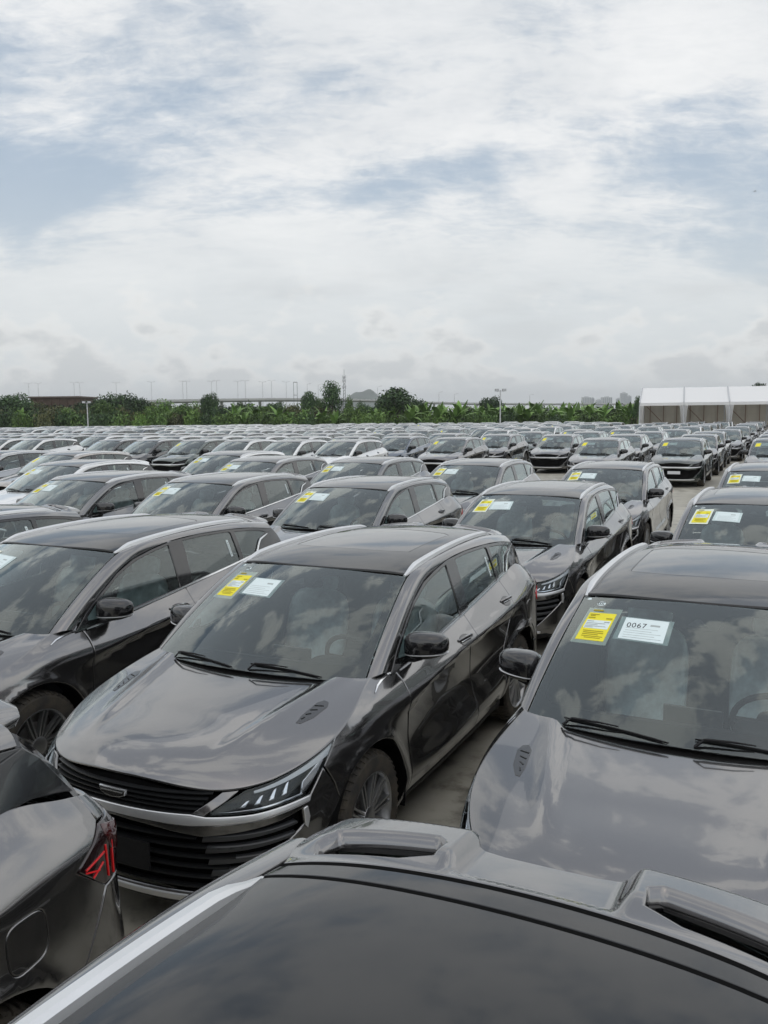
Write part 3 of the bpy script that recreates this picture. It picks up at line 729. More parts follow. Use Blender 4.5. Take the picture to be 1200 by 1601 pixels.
    rs = [(-1.502 - .03 * (1 - u * u), u * .56) for u in np.linspace(-1, 1, 15)] + [(-1.558 - .05 * (1 - u * u), u * .555) for u in np.linspace(1, -1, 15)]
    part('roof_strip', panel(rs, roof, .04), 'roof_black', RF, 1)
    for x0, bw_, yw in ((-1.496, .03, .563), (-1.5665, .05, .554)):      # rubber seals in the two roof joints
        pth = roof(np.array([(x0 - bw_ * (1 - u * u), u * yw) for u in np.linspace(-1, 1, 31)])) - np.array([0, 0, .004])
        part('roof_seal', sweep(pth, [(-.009, -.006), (.009, -.006), (.009, .002), (-.009, .002)]), 'dark_lining', RF, 0)
    def sp(uv):
        p = roof(uv); x, y = uv[:, 0], np.abs(uv[:, 1])
        hump = sstep(y, .165, .205) * (1 - .5 * sstep(y, .52, .585)); p[:, 2] += .024 * hump * sstep(x, -1.61, -1.72) - .012 * (1 - sstep(y, .15, .185)) * sstep(x, -1.635, -1.67) - .03 * sstep(x, -1.84, -1.93)
        return p
    so1 = [(-1.575 - .05 * (1 - u * u), u * .553) for u in np.linspace(-1, 1, 17)]
    tr = [(-1.66, .585), (-1.76, .588), (-1.835, .572), (-1.885, .50), (-1.91, .38), (-1.918, .24), (-1.905, .195), (-1.83, .165), (-1.815, .10), (-1.812, 0)]
    outs = so1 + tr + [(x, -y) for x, y in tr[-2::-1]]
    slot = [(-1.632, .500), (-1.675, .520), (-1.745, .50), (-1.775, .25), (-1.750, .222), (-1.680, .226), (-1.652, .30)]
    SP = part('spoiler', panel([outs, slot, [(x, -y) for x, y in slot]], sp, .012, rolle=.006, depth=.045), 'paint')
    for sg in (1, -1):
        part('spoiler_slot', loft([[(x, y * sg, float(sp(np.array([[x, y]]))[0, 2]) - dz) for x, y in ((-1.634, .500), (-1.677, .520), (-1.745, .50), (-1.775, .25), (-1.750, .222), (-1.680, .226), (-1.654, .30))] for dz in (.01, .055)], True, False), 'black_gloss', SP, 0)
    xs = np.linspace(.335, -1.50, 34); rail = []; sc = []
    for i, x in enumerate(xs):
        t = i / (len(xs) - 1); yy = float(RYE(x)[0, 0]) - .012; p = roof(np.array([[x, yy]]))[0]
        lift = .026 * min(1, sstep(np.array(t), 0, .10), sstep(np.array(1 - t), 0, .09)); p[2] += lift - .004; rail.append(p); sc.append(max(.25, min(1, .35 + 9 * t, .35 + 9 * (1 - t))))
    both('roof_rail', sweep(rail, [(-.022, -.022), (.022, -.022), (.018, .000), (.009, .009), (-.010, .009), (-.019, .000)], scale=sc), 'satin_silver', lod=2)
    # body side frame: A pillar and cant rail
    stp = [(t, .03) for t in np.linspace(0, 1, 30)] + [(t, .97) for t in np.linspace(1, 0, 30)]
    both('pillar', panel(stp, lambda uv: strip(np.stack([uv[:, 0], uv[:, 1] / .1], 1)), .02, rolle=.0015, depth=.012) if False else panel([(t * 2.9, w * .1) for t, w in stp], lambda uv: strip(np.stack([uv[:, 0] / 2.9, uv[:, 1] / .1], 1)), .025, rolle=.002, depth=.012), 'paint')
    # ---------------- windscreen
    ws = lambda uv: wscreen(np.stack([uv[:, 0] / .69, uv[:, 1] / .95], 1))
    rr = lambda x0, x1, y0, y1, r: [(x0 + r, y0), (x1 - r, y0), (x1 - r * .3, y0 + r * .3), (x1, y0 + r), (x1, y1 - r), (x1 - r * .3, y1 - r * .3), (x1 - r, y1), (x0 + r, y1), (x0 + r * .3, y1 - r * .3), (x0, y1 - r), (x0, y0 + r), (x0 + r * .3, y0 + r * .3)]
    W = part('windscreen', panel([(-.687, 0), (.687, 0), (.687, .948), (-.687, .948)], ws, .05, rolle=.004, depth=.006), 'windscreen_glass')
    part('glass_border', panel([[(-.684, .0), (.684, .0), (.684, .944), (-.684, .944)],
         rr(-.640, .640, .115, .880, .06)[:6] + [(.60, .882), (.17, .872), (.13, .85), (.10, .735), (-.10, .735), (-.13, .85), (-.17, .872), (-.60, .882)] + rr(-.640, .640, .115, .880, .06)[9:]], ws, .05, off=-.004, rolle=.001, depth=.002), 'frit', W, 0)
    sen = [(-.05, .76), (.05, .76), (.012, .815), (-.012, .815)]
    part('camera_window', panel(sen, ws, .04, off=-.001, rolle=.001, depth=.003), 'blade_grey', W, 0)
    # stickers taped inside the glass
    S1 = part('yellow_sheet', panel([(-.635, .545), (-.435, .545), (-.415, .845), (-.615, .845)], ws, .06, off=-.0012, rolle=.001, depth=.001), 'paper_border', W, 1)
    sk = lambda b: (b - .545) / .30 * .02
    def sheet(a0, a1, b0, b1): return [(a0 + sk(b0), b0), (a1 + sk(b0), b0), (a1 + sk(b1), b1), (a0 + sk(b1), b1)]
    yl = part('printed_panel', panel(sheet(-.615, -.455, .570, .800), ws, .06, off=.0008, rolle=.0006, depth=.001), 'paper_yellow', S1, 1)
    wb = part('white_box', panel(sheet(-.605, -.465, .665, .735), ws, .06, off=.0018, rolle=.0006, depth=.001), 'paper_white', S1, 0)
    tx = MD()
    for b0, a0, a1, hh in ((.815, -.60, -.54, .012), (.781, -.605, -.55, .006), (.770, -.60, -.57, .005), (.752, -.605, -.565, .007), (.750, -.50, -.465, .008), (.642, -.595, -.48, .005), (.628, -.59, -.475, .005), (.614, -.59, -.50, .005), (.600, -.59, -.47, .004), (.588, -.57, -.48, .004)):
        tx.join(panel(sheet(a0, a1, b0, b0 + hh), ws, .1, off=.0026, rolle=.0003, depth=.001))
    part('sheet_print', tx, 'ink_olive', S1, 0)
    tx = MD()
    for b0, a0, a1, hh in ((.722, -.60, -.56, .004), (.718, -.50, -.47, .007), (.706, -.60, -.49, .003), (.694, -.60, -.53, .003), (.682, -.60, -.48, .003), (.672, -.60, -.55, .003)):
        tx.join(panel(sheet(a0, a1, b0, b0 + hh), ws, .1, off=.0034, rolle=.0003, depth=.001))
    part('box_print', tx, 'ink_faint', S1, 0)
    S2 = part('white_sheet', panel([(-.412, .605), (-.125, .592), (-.118, .778), (-.405, .790)], ws, .06, off=-.0012, rolle=.001, depth=.001), 'paper_border_cool', W, 1)
    part('paper', panel([(-.385, .612), (-.150, .602), (-.143, .770), (-.378, .781)], ws, .06, off=.0008, rolle=.0006, depth=.001), 'paper_white', S2, 0)
    tx = MD()
    for k, (a0, a1) in enumerate(((-.365, -.165), (-.365, -.20), (-.365, -.17), (-.36, -.22), (-.36, -.19))):
        tx.join(panel([(a0, .625 + .018 * k), (a1, .621 + .018 * k), (a1, .623 + .018 * k), (a0, .627 + .018 * k)], ws, .1, off=.0016, rolle=.0002, depth=.0008))
    tx.join(panel([(-.235, .722), (-.185, .720), (-.184, .733), (-.234, .735)], ws, .1, off=.0016, rolle=.0003, depth=.0008))
    part('sheet_print', tx, 'ink_faint', S2, 0)
    ov = [(-.555 + .026 * math.cos(t), .885 + .019 * math.sin(t)) for t in np.linspace(0, 2 * math.pi, 18, endpoint=False)]
    OVI = part('glass_mark', panel(ov, ws, .03, off=.001, rolle=.0008, depth=.001), 'paper_white', W, 0)
    tx = MD()
    for k in range(3):
        a = -.569 + .014 * k; pth = ws(np.array([[a + .0065 * math.cos(t), .885 + .010 * math.sin(t)] for t in np.linspace(R(50), R(310), 9)])) ; pth = pth + np.array([.45, 0, .89]) * .0026
        tx.join(sweep(pth, [(-.0018, 0), (.0018, 0), (.0018, .0006), (-.0018, .0006)], up=(.45, 0, .89)))
    part('mark_letters', tx, 'ink', OVI, 0)
    part('glass_mark', panel([(-.658, .918), (-.632, .918), (-.630, .928), (-.640, .938), (-.652, .934)], ws, .03, off=.001, rolle=.0008, depth=.001), 'paper_white', W, 0)
    # wipers
    for (a0, b0, a1, b1) in ((-.50, .040, -.04, .006), (.06, .046, .48, .008)):
        pts = np.array([[a0 + (a1 - a0) * t, b0 + (b1 - b0) * t + .012 * math.sin(math.pi * t)] for t in np.linspace(0, 1, 12)])
        p = ws(pts) + np.array([.45, 0, .89]) * .011
        w = sweep(p, [(-.003, -.008), (.003, -.008), (.0045, -.003), (.002, .003), (-.002, .003), (-.0045, -.003)], up=(.45, 0, .89), scale=[.6] + [1] * 10 + [.5])
        arm = np.stack([p[0] + np.array([.03, 0, -.025]), p[1] + np.array([.02, 0, .012]), p[4] + np.array([.012, 0, .016]), p[6] + np.array([.004, 0, .014])])
        w.join(sweep(arm, [(-.006, -.003), (.006, -.003), (.004, .003), (-.004, .003)], up=(.45, 0, .89), scale=[1.3, 1, .8, .5]))
        part('wiper', w, 'black_plastic', None, 1)
    cw = [(float(cowl_x(y)) - .004, y) for y in np.linspace(-.72, .72, 21)]
    cv = [(x, y, float(hood(np.array([[x, y]]))[0, 2]) - .014) for x, y in cw]
    wl = wscreen(np.array([[y / .735, .06] for y in np.linspace(-.72, .72, 21)]))
    part('cowl', loft([[tuple(c), tuple(w_ + np.array([0, 0, -.012])), (w_[0] - .02, w_[1], w_[2] - .06), (c[0], c[1], c[2] - .06)] for c, w_ in zip(cv, wl)]), 'black_plastic', None, 1)
    # ---------------- side windows
    zs = lambda x: float(SILL_Z(x)[0, 0])
    wt = lambda x: float(np.interp(-x, [-a for a, b in WTOP], [b for a, b in WTOP]))
    fw = [(.80, zs(.80) + .016), (.795, 1.095)] + [(x, wt(x) - .022) for x in (.68, .55, .42, .30, .18, .06, -.08, -.20)] + [(-.205, zs(-.2) + .012)]
    rw = [(-.365, zs(-.36) + .012), (-.378, wt(-.37) - .022)] + [(x, wt(x) - .022) for x in (-.5, -.65, -.8, -.92, -1.005)] + [(-1.03, wt(-1.03) - .035), (-1.068, zs(-1.05) + .012)]
    qw = [(-1.125, zs(-1.12) + .012), (-1.085, wt(-1.085) - .03), (-1.10, wt(-1.1) - .024), (-1.3, wt(-1.3) - .024), (-1.5, wt(-1.5) - .024), (-1.59, wt(-1.59) - .03), (-1.45, 1.352), (-1.335, 1.236)]
    fr = [(.925, zs(.9) + .004)] + [(x, wt(x) - .002) for x, _ in WTOP[1:]] + [(-1.735, 1.398), (-1.60, 1.384), (-1.450, 1.347), (-1.340, 1.230)] + [(x, zs(x) + .002) for x in np.linspace(-1.3, .85, 20)]
    FR = both('window_frame', panel([fr, fw, rw, qw], side, .035, off=.002, rolle=.003, depth=.02), 'black_gloss')
    both('front_window', panel(fw, side, .05, off=-.006, rolle=.001, depth=.004), 'side_glass', D1)
    GW = both('rear_window_side', panel(rw, side, .05, off=-.006, rolle=.001, depth=.004), 'privacy2', D2)
    both('quarter_window', panel(qw, side, .05, off=-.006, rolle=.001, depth=.004), 'privacy_glass', FR)
    lab = [(-.955, 1.255), (-.985, 1.256), (-.965, 1.405), (-.935, 1.404)]
    LB = both('window_sticker', panel(lab, side, .05, off=-.003, rolle=.0006, depth=.001), 'paper_white', GW, 0)
    tx = MD()
    for k in range(7):
        z = 1.275 + .017 * k; x = -.970 + (z - 1.255) * .13; tx.join(panel([(x - .008, z), (x + .008, z), (x + .009, z + .009), (x - .007, z + .009)], side, .1, off=-.0018, rolle=.0003, depth=.0006))
    both('sticker_print', tx, 'ink_faint', LB, 0)
    # chrome window line with its kick up at the rear
    pts = [(x, zs(x) + .004) for x in np.linspace(.83, -1.28, 26)] + [(-1.325, 1.226), (-1.36, 1.258), (-1.41, 1.315), (-1.45, 1.345), (-1.52, 1.362), (-1.60, 1.378)]
    p = side(np.array(pts)); p[:, 1] += .006
    both('window_trim', sweep(p, [(-.008, -.003), (.008, -.003), (.007, .004), (-.007, .004)], up=(0, 1, .3), scale=[.5] + [1] * 25 + [1, 1.15, 1.15, 1.1, .9, .4]), 'chrome', lod=1)
    # B pillar split line (two gloss covers) is part of the frame; roof seal
    # ---------------- mirrors
    def mir_bend(p):
        t = (p.y + .13) / .26; k = 1 - .25 * t
        return (p.x * (1 - .18 * t) - .05 * t * t + .01, p.y, p.z * k + .012 * t)
    mi = superell(.655, .905, 1.128, .088, .128, .092, .66, .74, 24, 14, None, mir_bend)
    Mi = both('mirror', mi, 'black_gloss')
    st_ = loft([[(.66 + dx, y, z + dz) for dx, dz in ((-.045, -.014), (.045, -.010), (.05, .010), (-.04, .012))] for y, z in ((.79, 1.045), (.85, 1.048), (.90, 1.066))])
    both('mirror_stalk', st_, 'black_plastic', Mi, 1)
    tr_ = superell(.655, .905, 1.082, .088, .126, .010, .7, .72, 24, 6, None, mir_bend)
    both('mirror_trim', tr_, 'satin_silver', Mi, 0)
    gls = superell(.575, .90, 1.125, .008, .105, .062, .5, .6, 20, 8)
    both('mirror_glass', gls, 'chrome', Mi, 0)
    # ---------------- wheels
    for xw in WHEEL_X:
        for sg in (1, -1):
            cy = .765 * sg; c = (xw, cy, WHEEL_Z); q = sg
            prof = [(-.112, .245), (-.116, .285), (-.112, .325), (-.095, .345), (-.05, .353), (0, .355), (.05, .353), (.095, .345), (.112, .325), (.116, .285), (.110, .242)]
            ty = lathe([(a * q, r) for a, r in prof], 56, 'y', c)
            if q < 0: ty.F = [tuple(reversed(f)) for f in ty.F]
            tread = MD()
            for j in range(46):
                t = 2 * math.pi * j / 46
                for a0, a1 in ((.055, .108), (-.02, .045)):
                    pth = [(xw + rr_ * math.cos(t + tw), cy + q * a, WHEEL_Z + rr_ * math.sin(t + tw)) for a, rr_, tw in ((a0, .3555, 0), ((a0 + a1) / 2, .3545 if a1 > .1 else .3555, .02), (a1, .338 if a1 > .1 else .3545, .035))]
                    nx = (math.cos(t), 0, math.sin(t)); tread.join(sweep(pth, [(-.011, -.003), (.011, -.003), (.010, .0035), (-.010, .0035)], up=nx))
            ty.join(tread)
            wi = part('wheel', ty, 'tyre', None, 2)
            rim = lathe([(a * q, r) for a, r in ((.02, .21), (.075, .228), (.104, .238), (.112, .247), (.113, .240), (.098, .230), (-.06, .222), (-.10, .235))], 56, 'y', c)
            for j in range(20):
                t = 2 * math.pi * j / 20 + .03; tw = .16 if j % 2 else -.02
                pth = [(xw + r * math.cos(t + k), cy + q * a, WHEEL_Z + r * math.sin(t + k)) for r, a, k in ((.045, .088, 0), (.10, .094, tw * .3), (.17, .098, tw * .7), (.234, .100, tw))]
                rim.join(sweep(pth, [(-.009, -.02), (.009, -.02), (.006, .006), (-.006, .006)], up=(0, q, 0)))
            part('rim', rim, 'rim_grey', wi, 1)
            hub = lathe([(a * q, r) for a, r in ((.06, .075), (.098, .062), (.104, .045), (.106, .03), (.106, .001))], 24, 'y', c); part('hub_cap', hub, 'rim_grey', wi, 0)
            dsc = lathe([(a * q, r) for a, r in ((.0, .15), (.03, .15), (.03, .06), (.045, .06), (.045, .001))], 32, 'y', c)
            bk = lathe([(-.03 * q, .225), (-.03 * q, .001)], 32, 'y', c); dsc.join(bk)
            part('brake_disc', dsc, 'brake_disc', wi, 0)
    for xw in WHEEL_X:
        for sg in (1, -1):
            ring = [[(xw + r * math.cos(R(a)), y * sg, WHEEL_Z + r * math.sin(R(a))) for a in range(-15, 196, 14)] for y, r in ((.885, .423), (.86, .43), (.60, .435), (.58, .30), (.58, .02))]
            part('wheel_arch_liner', loft(ring, False, False), 'dark_lining', None, 1)
    ub = box(-.86, .86, -.78, .78, .20, .27); ub.join(box(-2.0, -1.78, -.62, .62, .26, .8)); ub.join(box(-1.9, -.86, -.56, .56, .23, .62)); ub.join(box(.86, 2.10, -.56, .56, .20, .62)); ub.join(box(1.25, 2.02, -.54, .54, .62, .79))
    ub.join(box(1.80, 2.05, -.62, .62, .22, .66))
    part('underbody', ub, 'dark_lining', None, 1)
    # ---------------- cabin
    cab = MD()
    for sg in (1, -1):
        for (x0, x1) in ((.86, -1.1),):
            rows = []
            for x in np.linspace(x0, x1, 14):
                s = float(s_x(x)); zz = [.27, .6, .85, zt(s) - .03, zt(s) + .004]; uv = np.array([[s, z] for z in zz]); b_ = body(uv) - np.array([[0, .085, 0], [0, .085, 0], [0, .075, 0], [0, .065, 0], [0, .012, 0]])
                rows.append([(p_[0], p_[1] * sg, p_[2]) for p_ in b_])
            cab.join(loft(rows, False, False))
    cab.join(box(-1.9, -1.25, -.60, .60, .60, .98)); cab.join(box(1.0, 1.05, -.70, .70, .3, .98))
    part('cabin_lining', cab, 'dash_plastic', None, 1)
    hl_ = [[(x, y, float(roof(np.array([[x, y]]))[0, 2]) - .055) for y in np.linspace(-.58, .58, 9)] for x in np.linspace(.36, -1.75, 12)]
    part('headliner', loft(hl_, False, False), 'headliner', None, 1)
    dp = [(1.22, 1.00), (.95, 1.005), (.80, .985), (.72, .93), (.74, .80), (.90, .62), (1.18, .6)]
    dash = loft([[(x + .05 * (abs(y) / .7) ** 2 * -1, y, z - .02 * (abs(y) / .7) ** 2) for x, z in dp] for y in np.linspace(-.71, .71, 15)])
    DS = part('dashboard', dash, 'dash_plastic', None, 1)
    part('screen', box(.70, .715, -.14, .14, .90, 1.04, .004), 'roof_glass', DS, 0)
    binn = MD().join(superell(.78, .36, .985, .09, .17, .04, .6, .6)); part('binnacle', binn, 'dash_plastic', DS, 0)
    ry = Matrix.Rotation(R(-66), 3, 'Y'); sw = MD()
    ctr = Vector((.56, .36, .955)); pts = [ctr + ry @ Vector((.185 * math.cos(t), .185 * math.sin(t), 0)) for t in np.linspace(0, 2 * math.pi, 33)]
    sw.join(sweep([tuple(p_) for p_ in pts], circ(.016, 8), up=tuple(ry @ Vector((0, 0, 1))), cap=False))
    for t in (R(90), R(-90), R(200)):
        a_ = ctr + ry @ Vector((.03 * math.cos(t), .03 * math.sin(t), 0)); b_ = ctr + ry @ Vector((.18 * math.cos(t), .18 * math.sin(t), 0)); sw.join(sweep([tuple(a_), tuple(b_)], circ(.02, 6), up=(.3, .2, .9)))
    sw.join(superell(ctr.x, ctr.y, ctr.z, .03, .075, .065, .7, .7)); part('steering_wheel', sw, 'seat_fabric', None, 0)
    for y in (.36, -.36):
        tilt = Matrix.Rotation(R(-16), 3, 'Y')
        s_ = superell(.10, y, .58, .27, .25, .09, .45, .5); s_.join(superell(-.20, y, .88, .085, .245, .33, .5, .55, 20, 12, tilt))
        si = part('front_seat', s_, 'seat_film', None, 1)
        part('headrest', superell(-.30, y, 1.255, .055, .135, .085, .6, .6, 20, 10, tilt), 'seat_film', si, 0)
    s_ = superell(-.80, 0, .60, .26, .62, .10, .4, .35); s_.join(superell(-1.10, 0, .92, .09, .62, .30, .45, .35, 20, 12, Matrix.Rotation(R(-20), 3, 'Y')))
    si = part('rear_seat', s_, 'seat_fabric', None, 1)
    for y in (.38, -.38): part('headrest', superell(-1.20, y, 1.235, .05, .13, .06, .6, .6, 16, 8), 'seat_fabric', si, 0)
    part('interior_mirror', superell(.50, .0, 1.42, .02, .12, .035, .6, .6, 16, 8), 'black_plastic', None, 0)

simple('roof_black', (0.010, 0.011, 0.012), 0.05, coat=0.30, spec=0.40)
simple('paper_border_cool', (0.60, 0.72, 0.71), 0.5)
make_glass('privacy2', (0.60, 0.70, 0.68), 0.012)
build_car()

# ================================================================== placing helpers
def tag(o, label=None, cat=None, group=None, kind=None):
    if label: o['label'] = label
    if cat: o['category'] = cat
    if group: o['group'] = group
    if kind: o['kind'] = kind
    return o
def obj(name, data, parent=None, loc=None, rz=0.0):
    o = bpy.data.objects.new(name, data); col.objects.link(o)
    if parent is not None: o.parent = parent
    if loc is not None: o.location = loc
    if rz: o.rotation_euler = (0, 0, rz)
    return o
def md_obj(name, md, mats, parent=None, loc=None, rz=0.0): return obj(name, md.mesh(name, mats), parent, loc, rz)
def site(u, v, depth):
    """survey helper: where the sight line through photo point (u, v) is after going `depth` metres north"""
    cr, sr = math.cos(R(CAM_ROLL)), math.sin(R(CAM_ROLL)); a, b = u - 600, v - 800.5
    px, py = a * cr + b * sr, -a * sr + b * cr
    cp, sp_ = math.cos(R(CAM_PITCH)), math.sin(R(CAM_PITCH))
    d = Vector((px / CAM_F, cp - py / CAM_F * sp_, -sp_ - py / CAM_F * cp)); d *= depth / d.y
    return Vector((0, 0, CAM_H)) + d
def project(p):
    q = cam.matrix_world.inverted() @ Vector(p)
    if q.z > -.1: return None
    return 600 + CAM_F * q.x / -q.z, 800.5 - CAM_F * q.y / -q.z

# ------------------------------------------------------------------ ground
def make_concrete():
    m, nt, b = new_mat('concrete'); L = nt.links.new
    n1 = noise_node(nt, 0.35, 6, 0.6); n2 = noise_node(nt, 3.0, 8, 0.65); n3 = noise_node(nt, 45, 3)
    r1 = ramp(nt, n1.outputs[0], [(0.35, (0.38, 0.36, 0.305)), (0.65, (0.54, 0.52, 0.46))])
    r2 = ramp(nt, n2.outputs[0], [(0.30, (0.13, 0.115, 0.09)), (0.48, (0.80, 0.79, 0.75)), (0.75, (1, 1, 1))])
    mx = nt.nodes.new('ShaderNodeMix'); mx.data_type = 'RGBA'; mx.blend_type = 'MULTIPLY'; mx.inputs[0].default_value = 0.92
    L(r1.outputs[0], mx.inputs[6]); L(r2.outputs[0], mx.inputs[7]); L(mx.outputs[2], b.inputs['Base Color'])
    rr = ramp(nt, n2.outputs[0], [(0.3, 0.35), (0.6, 0.75)]); L(rr.outputs[0], b.inputs['Roughness']); bump(nt, b, n3.outputs[0], 0.15, 0.004)
make_concrete()
def make_grass():
    m, nt, b = new_mat('grass_ground'); L = nt.links.new
    n1 = noise_node(nt, 0.15, 6, 0.6)
    r1 = ramp(nt, n1.outputs[0], [(0.35, (0.045, 0.075, 0.02)), (0.6, (0.08, 0.10, 0.035)), (0.8, (0.16, 0.13, 0.08))])
    L(r1.outputs[0], b.inputs['Base Color']); setp(b, roughness=0.95)
make_grass()
simple('joint', (0.07, 0.065, 0.055), 0.9)
def sheet_obj(name, pts, z, mat):
    me = bpy.data.meshes.new(name); me.from_pydata([(x, y, z) for x, y in pts], [], [tuple(range(len(pts)))]); me.materials.append(MATS[mat])
    return tag(obj(name, me), kind='structure')
sheet_obj('ground', [(-9000, -3000), (9000, -3000), (9000, 9000), (-9000, 9000)], -.06, 'grass_ground')
YARD_FAR = 108.0
yard = sheet_obj('concrete_yard', [(-95, -30), (95, -30), (95, YARD_FAR), (-95, YARD_FAR)], 0.0, 'concrete')

# ------------------------------------------------------------------ cars
GREY = (0.166, 0.163, 0.163, 0.92); GREY2 = (0.140, 0.143, 0.147, 0.92); BLACK = (0.018, 0.019, 0.021, 0.3); WHITE = (0.80, 0.81, 0.80, 0.0)
SILVER = (0.42, 0.43, 0.43, 0.75); BEIGE = (0.40, 0.37, 0.34, 0.7); GREENISH = (0.075, 0.098, 0.088, 0.8); BLUE = (0.08, 0.105, 0.14, 0.8)
CNAME = {GREY: 'dark grey', GREY2: 'dark grey', BLACK: 'black', WHITE: 'white', SILVER: 'silver', BEIGE: 'beige', GREENISH: 'grey-green', BLUE: 'slate blue'}
def join_meshes(name, parts):
    mats = []; V = []; F = []; M = []; CN = []
    for p in parts:
        me = p['mesh']; o = len(V); nv = len(me.vertices); a = np.empty(nv * 3); me.vertices.foreach_get('co', a); V.extend(a.reshape(-1, 3).tolist())
        mi = []
        for m in me.materials:
            if m not in mats: mats.append(m)
            mi.append(mats.index(m))
        for f in me.polygons: F.append([o + i for i in f.vertices]); M.append(mi[f.material_index])
        c = np.empty(len(me.loops) * 3); me.corner_normals.foreach_get('vector', c); CN.append(c.reshape(-1, 3))
    me = bpy.data.meshes.new(name); me.from_pydata(V, [], F)
    for m in mats: me.materials.append(m)
    me.polygons.foreach_set('material_index', M); me.polygons.foreach_set('use_smooth', [True] * len(F)); me.update()
    me.normals_split_custom_set(np.concatenate(CN).tolist()); return me
def lod_groups():
    G = {}
    seen = {}
    for i, p in enumerate(PARTS):
        if p['lod'] < 1: continue
        n = p['name']; r = p
        while r['parent'] is not None: r = PARTS[r['parent']]
        rn = r['name']
        if rn in ('wheel',): key = ('wheel', PARTS.index(r))
        elif rn == 'mirror': key = ('mirror', PARTS.index(r))
        elif rn == 'headlight': key = ('headlight', PARTS.index(r))
        elif rn == 'tail_lamp': key = ('tail_lamp', PARTS.index(r))
        elif rn == 'windscreen': key = ('windscreen' if n == 'windscreen' else 'paper_sheet', 0 if n == 'windscreen' else (1 if n in ('yellow_sheet', 'printed_panel') else 2))
        elif 'window' in n and n not in ('window_trim',): key = ('side_windows', 0)
        elif n in ('roof', 'sunroof', 'roof_strip'): key = ('roof', 0)
        elif n == 'roof_rail': key = ('roof_rail', i)
        elif n in ('front_seat', 'rear_seat', 'dashboard', 'cabin_lining', 'headliner'): key = ('cabin', 0)
        elif n in ('grille', 'lower_grille', 'chrome_strip', 'lower_trim'): key = ('grille', 0)
        else: key = ('body', 0)
        G.setdefault(key, []).append(p)
    return [(k[0], join_meshes(k[0], v)) for k, v in G.items()]
MID = lod_groups()
_sheets = ('yellow_sheet', 'printed_panel', 'white_sheet')
FAR = join_meshes('suv', [p for p in PARTS if p['lod'] >= 1])
FAR_PLAIN = join_meshes('suv', [p for p in PARTS if p['lod'] >= 1 and p['name'] not in _sheets])
PLATE = box(2.315, 2.322, -.20, .20, .455, .555).mesh('plate', 'plate_white')
FW = Vector((math.cos(CAR_YAW), math.sin(CAR_YAW))); LF = Vector((-math.sin(CAR_YAW), math.cos(CAR_YAW)))
def car_at(ax, lat): p = FW * ax + LF * lat; return Vector((p.x, p.y, 0))
def add_car(ax, lat, color, lod, label, group, dyaw=0.0, name='suv', skip=(), sheets=True):
    loc = car_at(ax, lat); yaw = CAR_YAW + R(dyaw)
    if lod == 2:
        o = obj(name, FAR if sheets else FAR_PLAIN, None, loc, yaw); o.color = color; tag(o, label, 'car', group); return o, []
    root = obj(name, None, None, loc, yaw); tag(root, label, 'car', group); out = []
    if lod == 1:
        for n, me in MID:
            if n == 'paper_sheet' and not sheets: continue
            o = obj(n, me, root); o.color = color; out.append(o)
        return root, out
    objs = []
    for p in PARTS:
        if p['name'] in skip: objs.append(None); continue
        par = root if p['parent'] is None else objs[p['parent']]
        if par is None: objs.append(None); continue
        o = obj(p['name'], p['mesh'], par); o.color = color; objs.append(o)
        if p['name'] in ('sheet_print', 'box_print', 'sticker_print', 'mark_letters', 'vent_fin'): o['kind'] = 'stuff'
    return root, objs
def number_text(root_objs, txt):
    """number printed on the white sheet behind the windscreen"""
    i = [k for k, p in enumerate(PARTS) if p['name'] == 'white_sheet'][0]
    cu = bpy.data.curves.new('number', 'FONT'); cu.body = txt; cu.size = .062; cu.extrude = 0.0002; cu.space_character = 1.12
    ob = bpy.data.objects.new('tmp', cu); col.objects.link(ob); dg = bpy.context.evaluated_depsgraph_get(); me = bpy.data.meshes.new_from_object(ob.evaluated_get(dg)); bpy.data.objects.remove(ob)
    ws = lambda uv: wscreen(np.stack([uv[:, 0] / .69, uv[:, 1] / .95], 1))
    uv = np.array([(v.co.x * .80 - .362, v.co.y * .85 + .703) for v in me.vertices]); n = nrm(ws, uv); P = ws(uv) + n * .0012
    P += n * np.array([[max(0, v.co.z)] for v in me.vertices])
    me.vertices.foreach_set('co', P.ravel()); me.materials.clear(); me.materials.append(MATS['ink']); me.update(); me.name = 'sheet_number'
    obj('sheet_number', me, root_objs[i])

